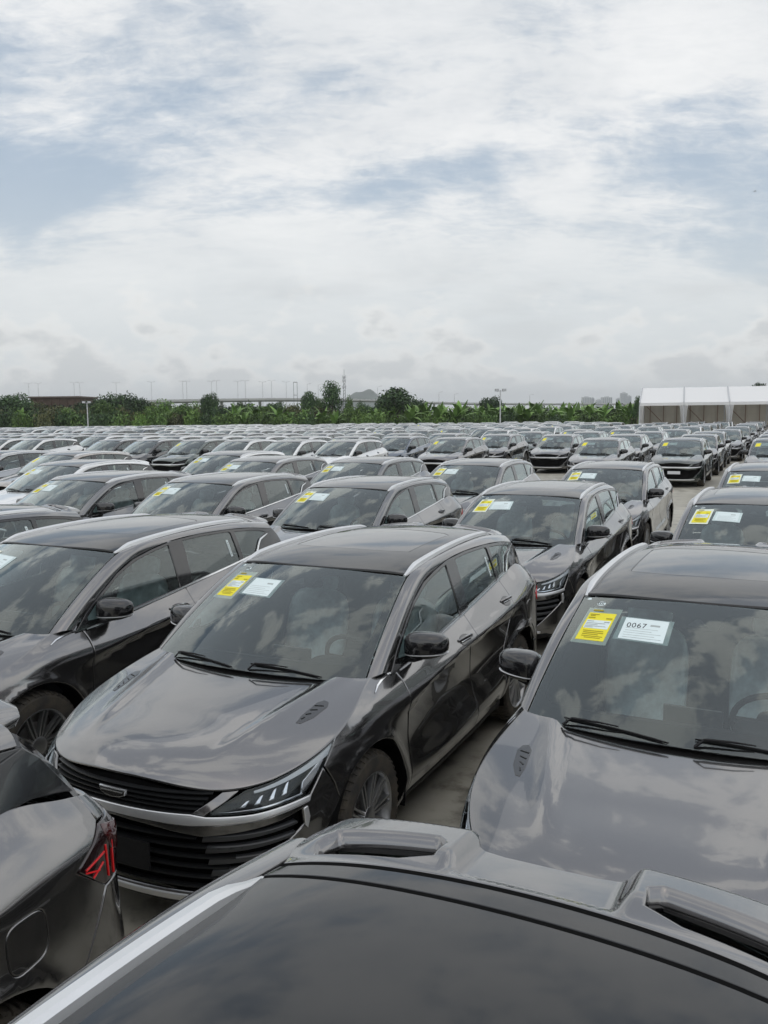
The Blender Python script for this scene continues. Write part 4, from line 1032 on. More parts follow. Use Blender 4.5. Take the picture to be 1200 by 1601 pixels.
NEAR_G = 'dark grey cars parked nose to tail in the front rows'
near = [
 ('G', .06, -.45, GREY, 'nearest dark grey car, only its roof and slotted rear spoiler showing'),
 ('H', -.17, -2.985, GREY, 'dark grey car at the bottom left corner with red tail light and fuel flap'),
 ('A', -5.14, -2.82, GREY, 'whole dark grey car in the middle, grille facing the camera over the nearest roof'),
 ('B', -5.00, -.39, GREY, 'dark grey car at right with sheet numbered 0067 and wide hood'),
 ('C', -5.11, -5.24, GREY, 'dark grey car at the left edge beside the middle car, side door in full view'),
 ('C2', -5.10, -7.75, GREY2, 'dark grey car cut by left edge, only its rear roof and quarter window showing'),
 ('B2', -10.12, -.33, GREY, 'dark grey car directly behind the car with the 0067 sheet, cut by right edge'),
 ('D', -10.34, -2.88, GREY, 'dark grey car directly behind the middle car, its headlight beside that tail'),
 ('E', -10.51, -5.52, GREY2, 'dark grey car behind left shoulder of the middle car, red tail lamp at right end'),
 ('F', -10.52, -8.08, GREY, 'dark grey car in second row back, left of the one with red tail lamp showing'),
 ('I', -10.28, -10.34, GREY2, 'dark grey car near the left edge in second row back, one wiper raised'),
 ('B3', -15.67, -.33, GREY, 'dark grey car at right edge, third behind the 0067 car'),
 ('D2', -15.50, -2.96, GREY, 'dark grey car two places behind the middle car, next to the open aisle'),
 ('D3', -15.80, -5.67, GREY, 'dark grey car at the aisle end, second from the right in its row'),
 ('E2', -15.92, -8.25, GREY2, 'dark grey car at the aisle end in the middle of the front block'),
 ('F2', -15.70, -10.70, GREY, 'dark grey car at the aisle end behind the two left cars'),
 ('W1', -13.20, -13.90, WHITE, 'white car near the left edge with black windscreen, front one of two whites'),
 ('W2', -18.00, -13.30, WHITE, 'white car behind the front white one near left edge, its rear glass dark'),
 ('Be', -16.90, -17.90, BEIGE, 'beige car at the left edge behind the white cars'),
 ('Si', -16.80, -20.60, SILVER, 'silver car cut by the left edge beyond the beige one'),
]
for key, ax, lat, c, lab in near:
    far_ = key in ('W1', 'W2', 'Be', 'Si')
    rt, ob = add_car(ax, lat, c, 1 if key in ('Be', 'Si') else 0, lab, NEAR_G if not far_ else 'pale cars at the left of the front rows', random.uniform(-.3, .3) if key not in 'ABCGH' else 0)
    if key not in ('B', 'G', 'H') and not far_:       # sheets are taped in by hand: never twice in the same spot
        for k, p in enumerate(PARTS):
            if p['name'] in ('yellow_sheet', 'white_sheet') and ob[k] is not None and key != 'A': 
                sh = p['name'] == 'yellow_sheet'; cc = Vector(wscreen(np.array([[-.525 / .69, .70 / .95] if sh else [-.265 / .69, .69 / .95]]))[0]); ax_ = Vector((.47, -.12 if sh else -.06, .88))
                ob[k].matrix_basis = Matrix.Translation(Vector((.0022, random.uniform(-.008, .008), .0042))) @ Matrix.Translation(cc) @ Matrix.Rotation(R(random.uniform(-4, 4)), 4, ax_) @ Matrix.Translation(-cc)
    if key == 'B': number_text(ob, '0067')
    if key in ('C', 'D', 'E', 'F', 'B2', 'E2', 'I'):      # front wheels left a little turned
        st = R(random.uniform(-9, 9))
        for k, p in enumerate(PARTS):
            if p['name'] == 'wheel' and ob[k] is not None and np.mean([v[0] for v in p['md'].V]) > 0:
                piv = Vector((WHEEL_X[0], .765 if np.mean([v[1] for v in p['md'].V]) > 0 else -.765, 0)); ob[k].matrix_basis = Matrix.Translation(piv) @ Matrix.Rotation(st, 4, 'Z') @ Matrix.Translation(-piv)
    if key in ('I',):   # raised wiper
        for k, p in enumerate(PARTS):
            if p['name'] == 'wiper' and ob[k] is not None:
                piv = Vector((1.18, -.35, 1.06)); ob[k].matrix_basis = Matrix.Translation(piv) @ Matrix.Rotation(R(-50), 4, 'Y') @ Matrix.Rotation(R(20), 4, 'Z') @ Matrix.Translation(-piv); break

ORD = ['first', 'second', 'third', 'fourth', 'fifth', 'sixth', 'seventh', 'eighth', 'ninth', 'tenth', 'eleventh', 'twelfth', 'thirteenth', 'fourteenth', 'fifteenth', 'sixteenth', 'seventeenth', 'eighteenth', 'nineteenth', 'twentieth']
def ordw(i):
    n = i + 1
    if n <= 20: return ORD[n - 1]
    t = n // 10 - 2
    return ['twentieth', 'thirtieth', 'fortieth', 'fiftieth', 'sixtieth'][t] if n % 10 == 0 else ['twenty', 'thirty', 'forty', 'fifty', 'sixty'][t] + '-' + ORD[n % 10 - 1]
def visible(ax, lat):
    best = None
    for dx, dy, z in ((2.2, .8, 1.0), (2.2, -.8, 1.0), (-2, .8, 1.2), (-2, -.8, 1.2), (0, 0, 1.55), (.3, .6, 1.5), (.3, -.6, 1.5)):
        p = car_at(ax + dx, lat + dy); q = project((p.x, p.y, z))
        if q and -15 < q[0] < 1215 and 0 < q[1] < 1601: return True
    return False
TENT_Y = 86.0
rows = []
rnd = random.Random(11)
fixed = {}
j = 0
ax = -31.4
row_axes = []
while ax > -118:
    row_axes.append(ax); j += 1
    ax -= 5.35 if j not in (4, 8, 12) else 9.0
row_axesL = []; ax = -27.7; j = 0
while ax > -118:
    row_axesL.append(ax); j += 1
    ax -= 5.25 if j not in (3, 7, 11) else 8.4
def cluster_color(ri, lat, left):
    r = rnd.random()
    if not left:
        if ri < 2: return rnd.choice([GREY, GREY, GREY, GREY2, GREENISH])
        if ri < 4: return rnd.choice([GREY, GREY, GREY2, GREENISH, BLACK, GREY])
        return rnd.choice([GREY, GREY, GREY2, WHITE, WHITE, GREENISH, SILVER, BLACK])
    if ri == 0:
        if -19.8 < lat: return WHITE
        if lat > -22.2: return GREENISH
        if lat > -30: return BLACK
        return WHITE
    k = rnd.Random if False else None
    h = math.sin(ri * 3.7 + math.floor(lat / 6.6) * 12.9898) * 43758.5453; h -= math.floor(h)
    base = WHITE if h < .50 else GREY if h < .62 else SILVER if h < .80 else BLACK if h < .88 else GREENISH
    return base if r < .8 else rnd.choice([GREY, WHITE, SILVER, BLUE, GREENISH])
cand = []
for ri, a in enumerate(row_axes):
    for k in range(-16, 6):
        lat = -.55 - 2.9 * k if ri < 3 else -.55 - 2.62 * k
        if lat < -12.8: continue
        cand.append((ri, a + rnd.uniform(-.25, .25), lat + rnd.uniform(-.1, .1), False))
for ri, a in enumerate(row_axesL):
    for k in range(0, 45):
        lat = -15.1 - 2.28 * k if ri == 0 else -15.3 - 2.42 * k
        if ri == 0 and k == 0: pass
        cand.append((ri, a + rnd.uniform(-.25, .25), lat + rnd.uniform(-.1, .1), True))
cand.append((0, -27.8, -13.0, True)) if False else None
placed = []
for ri, a, lat, left in cand:
    p = car_at(a, lat)
    if p.y > 99 or not visible(a, lat): continue
    if p.x > .30 * TENT_Y - 3 and p.y > TENT_Y - 4: continue
    if rnd.random() < (.03 if p.y < 45 else .07): continue
    placed.append((ri, a, lat, left, p))
placed.sort(key=lambda t: t[4].y)
print('far cars', len(placed))
placed = placed[:280]
byrow = {}
for t in placed: byrow.setdefault((t[3], t[0]), []).append(t)
nfar = 0
for (left, ri), lst in byrow.items():
    lst.sort(key=lambda t: t[4].x / t[4].y)
    for i, (ri_, a, lat, lf_, p) in enumerate(lst):
        c = cluster_color(ri, lat, left)
        if not left and ri == 0 and -4.2 < lat < -2.6: c = (0.028, 0.042, 0.037, 0.6)
        lab = '%s car, %s from left in %s row beyond the aisle, %s half' % (CNAME.get(c, 'dark green'), ordw(i), ordw(ri), 'left' if left else 'right')
        rt, ob = add_car(a, lat, c, 1 if p.y < 40 else 2, lab, 'cars parked in rows beyond the aisle', rnd.uniform(-.6, .6), sheets=(not left and ri < 4) or rnd.random() < .2)
        if not left and ri == 0 and -4.2 < lat < -2.6:
            pl = obj('plate', PLATE, rt)
            rt['label'] = 'dark green-black car facing the open aisle with a white plate on its grille'
            pl['label'] = 'blank white plate'

# ================================================================== background
def leaf_mat(name, c0, c1, c2):
    m, nt, b = new_mat(name); L = nt.links.new
    oi = nt.nodes.new('ShaderNodeObjectInfo'); n = noise_node(nt, 1.1, 4, 0.6); gm = nt.nodes.new('ShaderNodeNewGeometry')
    ad = nt.nodes.new('ShaderNodeMath'); ad.operation = 'MULTIPLY_ADD'; ad.inputs[1].default_value = .45; L(gm.outputs['Random Per Island'], ad.inputs[0])
    k = nt.nodes.new('ShaderNodeMath'); k.operation = 'MULTIPLY'; k.inputs[1].default_value = .6; L(n.outputs[0], k.inputs[0]); L(k.outputs[0], ad.inputs[2])
    r = ramp(nt, ad.outputs[0], [(0.25, c0), (0.5, c1), (0.8, c2)])
    hs = nt.nodes.new('ShaderNodeHueSaturation'); v = nt.nodes.new('ShaderNodeMapRange'); L(oi.outputs['Random'], v.inputs[0]); v.inputs[3].default_value = .65; v.inputs[4].default_value = 1.5
    L(v.outputs[0], hs.inputs['Value']); L(r.outputs[0], hs.inputs['Color']); L(hs.outputs[0], b.inputs['Base Color']); setp(b, roughness=0.55)
    b.inputs['Specular IOR Level'].default_value = .3
leaf_mat('leaf_dark', (0.018, 0.040, 0.018), (0.040, 0.078, 0.030), (0.085, 0.145, 0.050))
leaf_mat('leaf_mid', (0.040, 0.080, 0.022), (0.078, 0.145, 0.038), (0.155, 0.245, 0.060))
leaf_mat('leaf_olive', (0.042, 0.055, 0.024), (0.080, 0.095, 0.040), (0.160, 0.155, 0.065))
leaf_mat('leaf_banana', (0.062, 0.115, 0.026), (0.105, 0.195, 0.044), (0.195, 0.300, 0.072))
simple('bark', (0.085, 0.068, 0.05), 0.9, var=0.4, scale=6)
simple('banana_stem', (0.12, 0.14, 0.05), 0.7, var=0.3, scale=3)
simple('galvanised', (0.55, 0.56, 0.57), 0.45, metal=0.5, var=0.1)
simple('dark_steel', (0.10, 0.105, 0.11), 0.5, metal=0.4)
simple('viaduct_concrete', (0.36, 0.36, 0.345), 0.9, var=0.15, scale=.4)
simple('viaduct_wall', (0.46, 0.465, 0.455), 0.9, var=0.15, scale=.3)
def cloth(name, color, f):
    m, nt, b = new_mat(name); setp(b, base_color=color, roughness=0.55); out = nt.nodes['Material Output']
    t = nt.nodes.new('ShaderNodeBsdfTranslucent'); t.inputs[0].default_value = (*color, 1); x = nt.nodes.new('ShaderNodeMixShader'); x.inputs[0].default_value = f
    nt.links.new(b.outputs[0], x.inputs[1]); nt.links.new(t.outputs[0], x.inputs[2]); nt.links.new(x.outputs[0], out.inputs[0])
cloth('tent_white', (0.92, 0.92, 0.91), 0.18)
simple('tent_wall', (0.62, 0.585, 0.51), 0.8, var=0.08, scale=.8)
simple('tent_steel', (0.30, 0.20, 0.15), 0.6)
simple('brick_brown', (0.095, 0.065, 0.050), 0.9, var=0.25, scale=1.2)
simple('dark_opening', (0.015, 0.014, 0.013), 0.9)
simple('roof_sheet', (0.13, 0.10, 0.085), 0.8, var=0.2, scale=2)
simple('tower_wall', (0.58, 0.60, 0.61), 0.8, var=0.06, scale=.05)
simple('tower_window', (0.34, 0.37, 0.40), 0.3)
simple('hill_green', (0.055, 0.085, 0.060), 1.0, var=0.3, scale=.02)
simple('plane_white', (0.45, 0.46, 0.48), 0.5)

def leaf_cloud(blobs, n, size, rs, flat=.6):
    """many leaf sprays spread through the crown volume; blobs = (x,y,z,rx,ry,rz)"""
    md = MD(); w = np.array([b[3] * b[4] + b[4] * b[5] for b in blobs]); w = w / w.sum(); md.sharp = None
    for _ in range(n):
        b = blobs[rs.choice(len(blobs), p=w)]; d = rs.normal(size=3); d /= np.linalg.norm(d); rr = rs.uniform(.62, 1.06) if rs.rand() < .8 else rs.uniform(.2, .7)
        p = np.array(b[:3]) + d * np.array(b[3:]) * rr
        a = rs.normal(size=3) * .7 + d * .9 + np.array([0, 0, .35]); a /= np.linalg.norm(a); t = np.cross(a, rs.normal(size=3)); t /= np.linalg.norm(t) + 1e-9; s = np.cross(a, t)
        L = size * rs.uniform(.6, 1.4); W = L * rs.uniform(.35, .6)
        q = [p - t * L * .5, p + s * W * .5 + a * .1 * L, p + t * L * .5 - a * .12 * L, p - s * W * .5 + a * .08 * L]
        md.add(q, [(0, 1, 2), (0, 2, 3)])
    return md
def limb(p0, p1, r0, r1, bend, rs):
    p0, p1 = np.array(p0, float), np.array(p1, float); m = (p0 + p1) / 2 + rs.normal(size=3) * bend
    pts = [(1 - t) ** 2 * p0 + 2 * t * (1 - t) * m + t * t * p1 for t in np.linspace(0, 1, 6)]
    return sweep(pts, circ(1.0, 7), up=(.3, .9, .1), scale=list(np.linspace(r0, r1, 6)))
def tree_kind(seed, h, w, n, size, mat, round_=False):
    rs = np.random.RandomState(seed); blobs = []; tr = MD()
    ch = h * (.62 if not round_ else .72); z0 = h - ch
    tr.join(limb((0, 0, -.1), (rs.normal() * .15, rs.normal() * .15, z0 + ch * .5), .16 * h / 6, .07 * h / 6, .12, rs))
    for k in range(9 if not round_ else 7):
        a = 2 * math.pi * k / 7 + rs.uniform(-.3, .3); rr = w * .5 * (rs.uniform(.25, .62) if k < 7 else rs.uniform(0, .2)); z = z0 + ch * (rs.uniform(.22, .78) if k < 7 else rs.uniform(.7, .85))
        c = (rr * math.cos(a), rr * math.sin(a), z); e = rs.uniform(.20, .32) * w
        blobs.append((*c, e, e, e * rs.uniform(.65, .95))); tr.join(limb((0, 0, z0 * rs.uniform(.6, 1.1)), c, .07 * h / 6, .02 * h / 6, .2, rs))
    return (leaf_cloud(blobs, n, size, rs).mesh('crown', mat), tr.mesh('trunk', 'bark'))
TREES = {
 'dark': [tree_kind(1, 7, 8, 2600, .55, 'leaf_dark', True), tree_kind(2, 6.5, 9, 2600, .55, 'leaf_dark', True)],
 'mid': [tree_kind(3, 6, 7, 2200, .5, 'leaf_mid'), tree_kind(4, 7, 6, 2200, .5, 'leaf_mid')],
 'olive': [tree_kind(5, 5, 6.5, 2000, .45, 'leaf_olive'), tree_kind(6, 4.5, 6, 1800, .45, 'leaf_olive')],
 'bright': [tree_kind(11, 5, 5.5, 2000, .45, 'leaf_banana', True), tree_kind(12, 5.5, 5, 2000, .45, 'leaf_banana')],
 'airy': [tree_kind(7, 9, 7.5, 1700, .6, 'leaf_dark'), tree_kind(8, 8, 9, 2400, .6, 'leaf_dark')],
}
def bush_kind(seed, w, h, n, mat):
    rs = np.random.RandomState(seed); bl = [(rs.uniform(-.35, .35) * w, rs.uniform(-.3, .3) * w, h * rs.uniform(.3, .6), w * .28, w * .26, h * .42) for _ in range(5)]
    st = MD()
    for b in bl: st.join(limb((0, 0, -.05), b[:3], .05, .015, .1, rs))
    return (leaf_cloud(bl, n, .34, rs).mesh('foliage', mat), st.mesh('stem', 'bark'))
BUSH = {'olive': bush_kind(21, 4.0, 2.3, 900, 'leaf_olive'), 'mid': bush_kind(22, 3.6, 2.4, 900, 'leaf_mid'), 'dark': bush_kind(23, 4.2, 2.6, 900, 'leaf_dark'), 'bright': bush_kind(24, 3.6, 2.6, 900, 'leaf_banana')}
def plant(kind, top, px, vtop, depth, wid, label, cat, group, name, variant=0):
    """a tree or bush whose top shows at photo height vtop; wid = spread in metres"""
    t = site(px, vtop, depth); src = (TREES if top else BUSH)[kind]; src = src[variant] if top else src
    g = Vector((t.x, t.y, -.06)); ht = t.z + .06
    zs_ = np.array([v.co.z for v in src[0].vertices]); xs_ = np.array([v.co.x for v in src[0].vertices])
    sz = ht / zs_.max(); sxy = wid / (xs_.max() - xs_.min())
    r = obj(name, None, None, g, random.uniform(0, 6.28)); r.scale = (sxy, sxy, sz); tag(r, label, cat, group)
    obj(('crown' if top else 'foliage'), src[0], r); obj(('trunk' if top else 'stem'), src[1], r); return r
TG = 'trees along the far edge of the yard'
PXM = lambda d: CAM_F / d
trees = [  # kind, variant, photo x, top y, depth, width m, label
 ('dark', 0, 18, 612, 128, 6.5, 'dark round tree at the far left edge left of the brown building'),
 ('dark', 1, -12, 622, 124, 5.5, 'dark tree cut by the left edge of the picture'),
 ('olive', 0, 92, 630, 122, 5.5, 'olive-green bushy tree in front of the brown building'),
 ('dark', 1, 140, 615, 130, 6.0, 'dark tree just right of the brown building'),
 ('dark', 0, 178, 612, 132, 6.0, 'dark rounded tree, second right of the brown building'),
 ('dark', 1, 212, 609, 130, 6.0, 'tallest dark tree of the clump right of the brown building'),
 ('mid', 0, 255, 622, 128, 5.0, 'mid-green tree right of the dark clump'),
 ('mid', 1, 288, 630, 126, 4.0, 'small mid-green tree left of the compact round tree'),
 ('dark', 0, 326, 611, 127, 3.4, 'compact round dark tree standing alone below the viaduct lamps'),
 ('dark', 1, 398, 624, 134, 4.0, 'dark tree left of the pair by the road edge'),
 ('mid', 1, 372, 628, 140, 4.0, 'pale tree behind the round dark one under the viaduct'),
 ('dark', 0, 430, 626, 128, 3.8, 'dark low round tree left of the slim mast frame'),
 ('airy', 1, 482, 610, 135, 3.2, 'dark tree left of the tall airy tree by the lattice mast'),
 ('airy', 0, 518, 594, 135, 4.6, 'tall airy tree beside the lattice mast'),
 ('mid', 0, 545, 616, 150, 2.0, 'small slim tree right of the lattice mast'),
 ('dark', 1, 570, 624, 140, 3.6, 'low dark tree in front of the hill'),
 ('airy', 1, 624, 604, 124, 7.0, 'broad dark tree in the centre, right of the hill'),
 ('airy', 0, 596, 618, 132, 4.0, 'loose tree left side of the broad central tree'),
 ('dark', 0, 767, 617, 135, 4.4, 'round dark tree beside the twin floodlight pole'),
 ('mid', 0, 690, 634, 140, 3.5, 'low green tree right of the broad central tree'),
 ('airy', 1, 1186, 597, 135, 3.4, 'dark tree top rising behind the white marquee'),
 ('airy', 0, 996, 618, 118, 1.8, 'thin leafy tree at the left end of the white marquee'),
]
trees += [
 ('bright', 0, 244, 633, 120, 4.2, 'bright yellow-green tree right of the dark clump'), ('bright', 1, 104, 636, 118, 3.4, 'yellow-green low tree in front of the brown building'),
 ('bright', 1, 415, 634, 119, 3.0, 'yellow-green tree left of the sign frame'), ('bright', 0, 552, 634, 119, 3.4, 'yellow-green round tree in front of the hill'), ('bright', 0, 20, 640, 118, 3.4, 'yellow-green low tree at far left edge'), ('bright', 1, 812, 632, 122, 3.0, 'yellow-green tree right of the twin floodlight pole'),
 ('olive', 1, 58, 626, 140, 5.0, 'olive tree close behind the far left trees'), ('mid', 1, 158, 624, 122, 3.6, 'mid-green tree in front of the dark clump'),
 ('olive', 0, 232, 627, 136, 4.6, 'olive tree at the right end of the dark clump'), ('mid', 0, 306, 626, 138, 3.4, 'mid-green tree just left of the compact round tree'),
 ('dark', 1, 352, 629, 126, 3.8, 'dark low tree just right of the compact round tree'), ('olive', 1, 456, 630, 124, 3.2, 'low olive tree beneath the sign frame'),
 ('mid', 1, 500, 622, 142, 3.6, 'mid-green tree below the tall airy tree'), ('dark', 0, 655, 622, 138, 3.8, 'dark tree leaning on the right of the broad central tree'),
 ('olive', 0, 728, 632, 132, 3.0, 'low olive tree between the central tree and the floodlight'), ('mid', 0, 842, 628, 140, 2.6, 'small mid-green tree rising over the banana plants'),
 ('dark', 1, 886, 632, 136, 2.8, 'small dark tree left of the distant towers')]
for kd, v, px, vt, dp, wd, lab in trees: plant(kd, True, px, vt, dp, wd, lab, 'tree', TG, 'tree', v)
brs = random.Random(5); bi = 0
for px in list(range(-15, 480, 17)) + list(range(480, 1000, 26)):
    left_ = px < 330
    kd = brs.choice(['olive', 'mid', 'dark', 'bright', 'olive', 'dark'] if left_ else ['mid', 'dark', 'bright', 'mid'])
    bi += 1
    lab = '%s bush at the yard edge, %s in the row from left' % ({'olive': 'olive', 'mid': 'mid-green', 'dark': 'dark green', 'bright': 'bright green'}[kd], ordw(bi - 1))
    plant(kd, False, px + brs.uniform(-6, 6), (643 if left_ else 645) + brs.uniform(-7, 3), brs.uniform(110, 117), brs.uniform(2.6, 4.2), lab, 'bush', 'bushes at the far yard edge', 'bush')
bi = 0
for px in range(-10, 1000, 19):
    kd = brs.choice(['mid', 'dark', 'olive', 'dark']); bi += 1
    lab = '%s tall shrub behind the yard edge bushes, %s from the left' % ({'olive': 'olive', 'mid': 'mid-green', 'dark': 'dark green'}[kd], ordw(bi - 1))
    plant(kd, False, px + brs.uniform(-7, 7), (634 if px < 480 else 637) + brs.uniform(-6, 4) - (px - 600) * .006, brs.uniform(124, 138), brs.uniform(3.0, 4.6), lab, 'shrub', 'tall shrubs behind the yard edge', 'shrub')
# banana plants
def banana():
    rs = np.random.RandomState(9); out = []
    for L, droop in ((2.2, .5), (2.5, .9), (1.9, .2)):
        md = MD(); n = 7; V = []; F = []
        for i in range(n + 1):
            t = i / n; x = L * t * (1 - .15 * droop * t); z = L * (.75 * t - droop * t * t); w = .33 * math.sin(math.pi * min(1, .08 + .92 * t) ** .8) + .02
            V += [(x, -w, z - .10 * w), (x, 0, z + .05), (x, w, z - .10 * w)]
        for i in range(n):
            for k in (0, 1): a = i * 3 + k; F.append((a, a + 3, a + 4, a + 1))
        md.add(V, F); md.sharp = 80; out.append(md.mesh('leaf', 'leaf_banana'))
    stm = sweep([(0, 0, -.1), (.03, 0, .8), (0, .02, 1.7)], circ(.11, 8), up=(.9, .3, .1), scale=[1.2, 1, .7]).mesh('stem', 'banana_stem')
    return out, stm
BL, BS = banana()
def banana_at(px, vtop, depth, label):
    t = site(px, vtop, depth); k = (t.z + .06) / 3.3
    r = obj('banana_plant', None, None, (t.x, t.y, -.06), random.uniform(0, 6.28)); r.scale = (k, k, k); tag(r, label, 'banana plant', 'banana plants behind the yard'); obj('stem', BS, r)
    for i in range(8):
        o = obj('leaf', BL[i % 3], r); o.location = (0, 0, 1.45 + .05 * i); o.rotation_euler = (random.uniform(-.2, .2), -.15 - .09 * i + random.uniform(-.1, .1), i * 2.4 + random.uniform(-.3, .3))
bpx = [(px, 635) for px in range(655, 1000, 13)] + [(px, 640) for px in (478, 500, 521, 548, 572, 590, 612, 640)] + [(px, 641) for px in (365, 382, 398, 414, 440)] + [(x, 645) for x in (10, 30, 55, 235, 262)]
bpx.sort()
for i, (px, vt) in enumerate(bpx):
    banana_at(px + random.uniform(-4, 4), vt + random.uniform(-7, 6), random.uniform(112, 126), 'banana plant with broad bright leaves, %s along the yard edge from the left' % ordw(i))

# brown building far left
def building():
    a = site(47, 622, 150); b = site(122, 622, 150); w = b.x - a.x; h = a.z; d = 9
    r = obj('brown_building', None, None, ((a.x + b.x) / 2, 150 + d / 2, -.06)); tag(r, 'dark brown flat-roofed building behind the trees at left', 'building')
    md_obj('wall', box(-w / 2, w / 2, -d / 2, d / 2, 0, h), 'brick_brown', r)
    md_obj('roof', box(-w / 2 - .35, w / 2 + .35, -d / 2 - .35, d / 2 + .35, h + .003, h + .28), 'roof_sheet', r)
    for k in range(6):
        x = -w / 2 + (k + .5) * w / 6; md_obj('pilaster', box(x - .12, x + .12, -d / 2 - .14, -d / 2 - .003, 0, h - .003), 'brick_brown', r)
        wn = md_obj('window', box(x + .4, x + 1.0, -d / 2 - .03, -d / 2 - .004, h * .55, h * .8), 'dark_opening', r)
building()

# viaduct with road lamps
def viaduct():
    pts = [(140, 628, 560), (250, 625, 600), (330, 623.5, 640), (420, 622.5, 690), (520, 623, 760), (600, 625, 850), (660, 628, 960), (760, 630, 1080), (860, 630.5, 1180), (960, 630.5, 1280), (1060, 630, 1380)]
    P = [site(*p) for p in pts]; root = obj('viaduct', None, None, (P[2].x, P[2].y, -.06)); tag(root, 'long concrete road viaduct crossing behind the trees', 'viaduct'); o = Vector((P[2].x, P[2].y, -.06))
    path = [tuple(p - o + Vector((0, 0, -1.1))) for p in P]
    md_obj('deck', sweep(path, [(-6, -.7), (-3, -1.7), (3, -1.7), (6, -.7), (6, 0), (-6, 0)]), 'viaduct_concrete', root)
    for s in (-1, 1): md_obj('parapet', sweep(path, [(5.8 * s - .15, .003), (5.8 * s + .15, .003), (5.8 * s + .15, 1.1), (5.8 * s - .15, 1.1)]), 'viaduct_wall', root)
    for i in range(len(P) - 1):
        for k in range(3):
            p = P[i].lerp(P[i + 1], (k + .5) / 3) - o; md_obj('pier', loft([[(p.x + a, p.y + b, z) for a, b in ((-1.1, -.7), (1.1, -.7), (1.1, .7), (-1.1, .7))] for z in (-.0, p.z - 2.803)]), 'viaduct_concrete', root)
    return P
VP = viaduct()
def road_lamp(px, vtop, depth, label, twin=True):
    t = site(px, vtop, depth); h = t.z + .06; r = obj('street_lamp', None, None, (t.x, t.y, -.06), random.uniform(-.3, .3)); tag(r, label, 'street lamp', 'street lamps on the viaduct')
    k = depth / 560
    md_obj('pole', sweep([(0, 0, 0), (0, 0, h * .5), (0, 0, h - .3)], circ(.16 * k, 8), up=(1, 0, 0), scale=[1.3, 1, .8]), 'galvanised', r)
    for s in ((-1, 1) if twin else (1,)):
        md_obj('arm', sweep([(0, 0, h - .4), (s * .7 * k, 0, h - .1), (s * 1.9 * k, 0, h + .15)], circ(.09 * k, 6), up=(0, 1, 0)), 'galvanised', r)
        md_obj('lamp_head', superell(s * 2.2 * k, 0, h + .15, .55 * k, .28 * k, .12 * k, .6, .6, 12, 6), 'galvanised', r)
lamps = [(44, 599), (59, 599), (115, 598), (124, 598), (181, 598), (236, 597), (285, 596), (291, 596), (330, 596), (338, 595), (371, 596), (383, 595), (410, 597), (424, 595), (447, 597)]
for i, (px, v) in enumerate(lamps): road_lamp(px, v, 600 + i * 8, 'thin twin-arm street lamp above the viaduct, %s from the left' % ordw(i))
for i, (px, v) in enumerate([(480, 600), (497, 601), (590, 604), (686, 613), (710, 616), (828, 617)]): road_lamp(px, v, 480 + 30 * i, 'faint distant single street lamp, %s right of the lamp rows' % ordw(i), False)
# sign frame on the viaduct
def sign_frame():
    a = site(458.5, 597, 700); b = site(464, 597, 700); w = b.x - a.x; z0 = site(460, 618, 700).z
    r = obj('sign_frame', None, None, ((a.x + b.x) / 2, 700, -.06)); tag(r, 'narrow upright steel frame standing on the viaduct', 'sign frame')
    for s in (-1, 1): md_obj('post', box(s * w / 2 - .15, s * w / 2 + .15, -.15, .15, 0, a.z), 'dark_steel', r)
    md_obj('crossbar', box(-w / 2 + .153, w / 2 - .153, -.12, .12, a.z - .5, a.z - .02), 'dark_steel', r); md_obj('crossbar', box(-w / 2 + .153, w / 2 - .153, -.12, .12, z0, z0 + .35), 'dark_steel', r)
sign_frame()
def mast():
    t = site(537.5, 577, 420); h = t.z; r = obj('lattice_mast', None, None, (t.x, t.y, -.06)); tag(r, 'tall thin lattice radio mast beside the airy tree', 'mast')
    for sx_, sy_ in ((1, 1), (1, -1), (-1, 1), (-1, -1)): md_obj('mast_leg', sweep([(sx_ * .75, sy_ * .75, 0), (sx_ * .28, sy_ * .28, h * .86)], circ(.10, 6), up=(1, 0, 0)), 'dark_steel', r)
    n = 14; br = []
    for i in range(n):
        z0, z1 = h * .86 * i / n, h * .86 * (i + 1) / n; w0, w1 = .75 - .47 * i / n, .75 - .47 * (i + 1) / n
        for s in (1, -1):
            md_obj('brace', sweep([(-w0, s * w0, z0), (w1, s * w1, z1)], circ(.055, 5), up=(0, 1, .1)), 'dark_steel', r); md_obj('brace', sweep([(s * w0, w0, z0), (s * w1, -w1, z1)], circ(.055, 5), up=(1, 0, .1)), 'dark_steel', r)
    md_obj('antenna', sweep([(0, 0, h * .84), (0, 0, h)], circ(.09, 6), up=(1, 0, 0)), 'dark_steel', r)
    for z in (.62, .74, .82):
        for s in (-1, 1): md_obj('panel_antenna', box(s * .75 - .16, s * .75 + .16, -.2, .1, h * z, h * z + 1.6), 'galvanised', r)
mast()
def flood(px, vtop, vbase_depth, label, wide):
    t = site(px, vtop, vbase_depth); h = t.z; r = obj('floodlight_pole', None, None, (t.x, t.y, 0)); tag(r, label, 'floodlight', 'floodlight poles in the yard')
    md_obj('pole', sweep([(0, 0, 0), (0, 0, h * .5), (0, 0, h)], circ(.075, 8), up=(1, 0, 0), scale=[1.2, 1, .8]), 'galvanised', r); md_obj('crossbar', box(-wide, wide, -.04, .04, h - .14, h - .07), 'galvanised', r)
    for s in (-1, 1):
        l = md_obj('lamp', loft([[(s * wide + a, b - .1, h + z) for a, z in ((-.22, -.12), (.22, -.12), (.22, .14), (-.22, .14))] for b in (-.08, .10)]), 'dark_steel', r); md_obj('lamp_glass', box(s * wide - .19, s * wide + .19, -.20, -.183, h - .09, h + .11), 'galvanised', l)
flood(135.5, 629, 100, 'slim pale floodlight pole in front of the brown building', .32)
flood(782, 610, 96, 'tall twin floodlight pole beside the round dark tree', .42)
